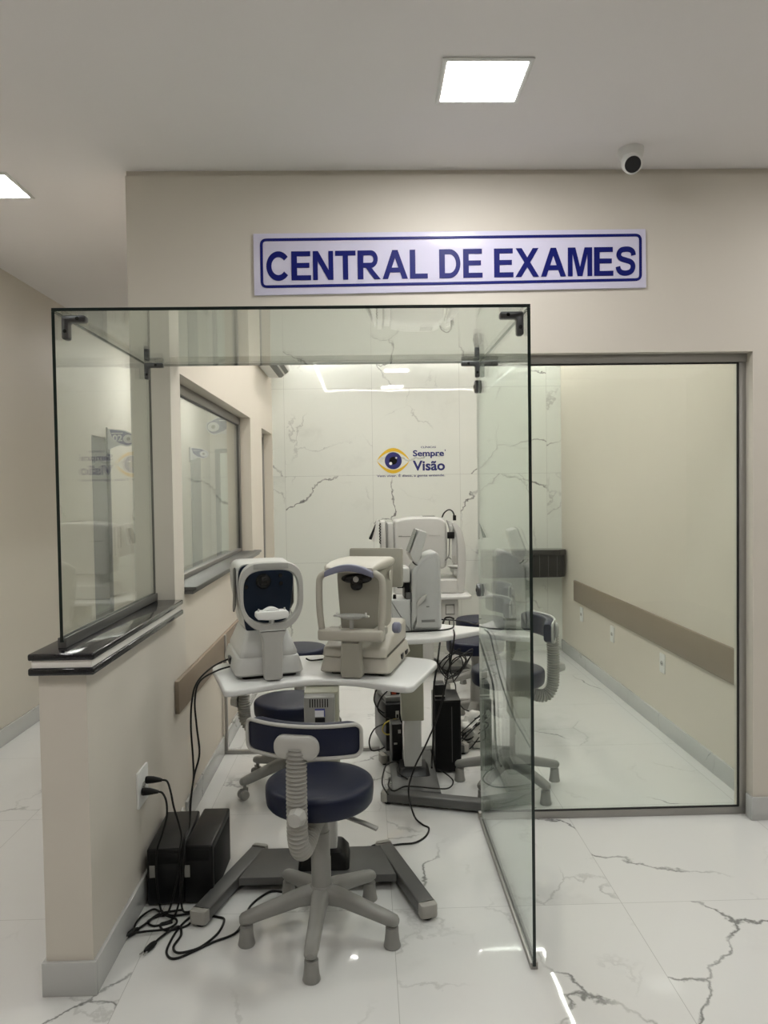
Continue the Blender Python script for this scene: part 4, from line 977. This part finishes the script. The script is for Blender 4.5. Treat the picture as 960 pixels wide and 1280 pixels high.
# tangle behind the middle desk
cable('black cord hanging from the middle desk down in front of the large tower', [(.47, 4.08, .823), (.45, 4.13, .822), (.425, 4.16, .80), (.40, 4.12, .70), (.372, 4.03, .58), (.35, 3.985, .48), (.346, 3.975, .38), (.342, 3.97, .2), (.332, 3.965, .085), (.325, 3.90, .070)], .0055)
cable('thin black cord hanging straight behind the middle desk', [(.46, 4.20, .79), (.465, 4.21, .65), (.46, 4.22, .55), (.485, 4.28, .44), (.505, 4.33, .39), (.52, 4.42, .30), (.56, 4.46, .22), (.60, 4.45, .20)])
rnd = random.Random(12)
labs = ['black cord of the tangle nearest the middle desk top', 'black cord knotted over the large tower lid', 'black cord looping right of the adapter block', 'black cord crossing the white bag at the top',
        'black cord crossing the white bag halfway', 'black cord trailing over the foot of the white bag', 'black cord curling beside the bag near the stool leg']
for i, lab in enumerate(labs):
    if i < 3: c, sp = Vector((.50+.02*i, 4.46, .48)), Vector((.10, .05, .10))
    else: c, sp = Vector((.615, 4.36, .16-.025*(i-3))), Vector((.085, .035, .07))
    pts = []
    a0 = rnd.random()*6
    for k in range(11):
        a = a0+k*(1.05+.2*rnd.random()); f = .6+.5*rnd.random()
        pts.append((c.x+sp.x*f*math.cos(a), c.y+sp.y*f*math.sin(a*1.3), max(.006, c.z+sp.z*f*math.sin(a+.4*i))))
    cable(lab, pts, .0035)
cable('black cord lying on the middle desk beside the slit lamp', [(.09, 3.70, .8242), (.20, 3.72, .8242), (.30, 3.73, .8242), (.38, 3.75, .8242), (.43, 3.80, .8242), (.45, 3.90, .8242), (.46, 4.0, .8242)])
cable('black cord lying along the right end of the middle desk', [(.40, 4.05, .8242), (.47, 4.02, .8242), (.53, 3.95, .8242), (.56, 3.88, .8242), (.58, 3.92, .8242)])

# ------------------------------------------------------------------ camera
Fw = 940.
cd = bpy.data.cameras.new('camera'); co = bpy.data.objects.new('camera', cd); COL.objects.link(co)
cd.sensor_fit = 'VERTICAL'; cd.sensor_height = 36.; cd.lens = Fw*36./1280.
cd.clip_start = .05; cd.clip_end = 60
fwd = Vector((457-480, 613-640, Fw)).normalized()
dn = Vector((.0145, 1., 0)); dn.z = -(dn.x*fwd.x+dn.y*fwd.y)/fwd.z; dn.normalize()
rt = dn.cross(fwd)
W = Matrix((rt, fwd, -dn))            # camera (x right, y down, z ahead) -> world
cols = [W.col[0], -W.col[1], -W.col[2]]
m4 = Matrix.Identity(4)
for i in range(3):
    for j in range(3): m4[j][i] = cols[i][j]
m4.translation = (0, 0, 1.53)
co.matrix_world = m4
SC.camera = co

# ------------------------------------------------------------------ world, view
wd = bpy.data.worlds.new('world'); SC.world = wd; wd.use_nodes = True
wd.node_tree.nodes['Background'].inputs[0].default_value = (.5, .5, .5, 1); wd.node_tree.nodes['Background'].inputs[1].default_value = .02
SC.view_settings.view_transform = 'Standard'; SC.view_settings.look = 'None'; SC.view_settings.gamma = 1.; SC.view_settings.use_curve_mapping = False
SC.view_settings.exposure = .34
SC.cycles.max_bounces = 12; SC.cycles.diffuse_bounces = 5; SC.cycles.glossy_bounces = 6; SC.cycles.transparent_max_bounces = 24
SC.cycles.use_denoising = True
SC.cycles.sample_clamp_indirect = 6.
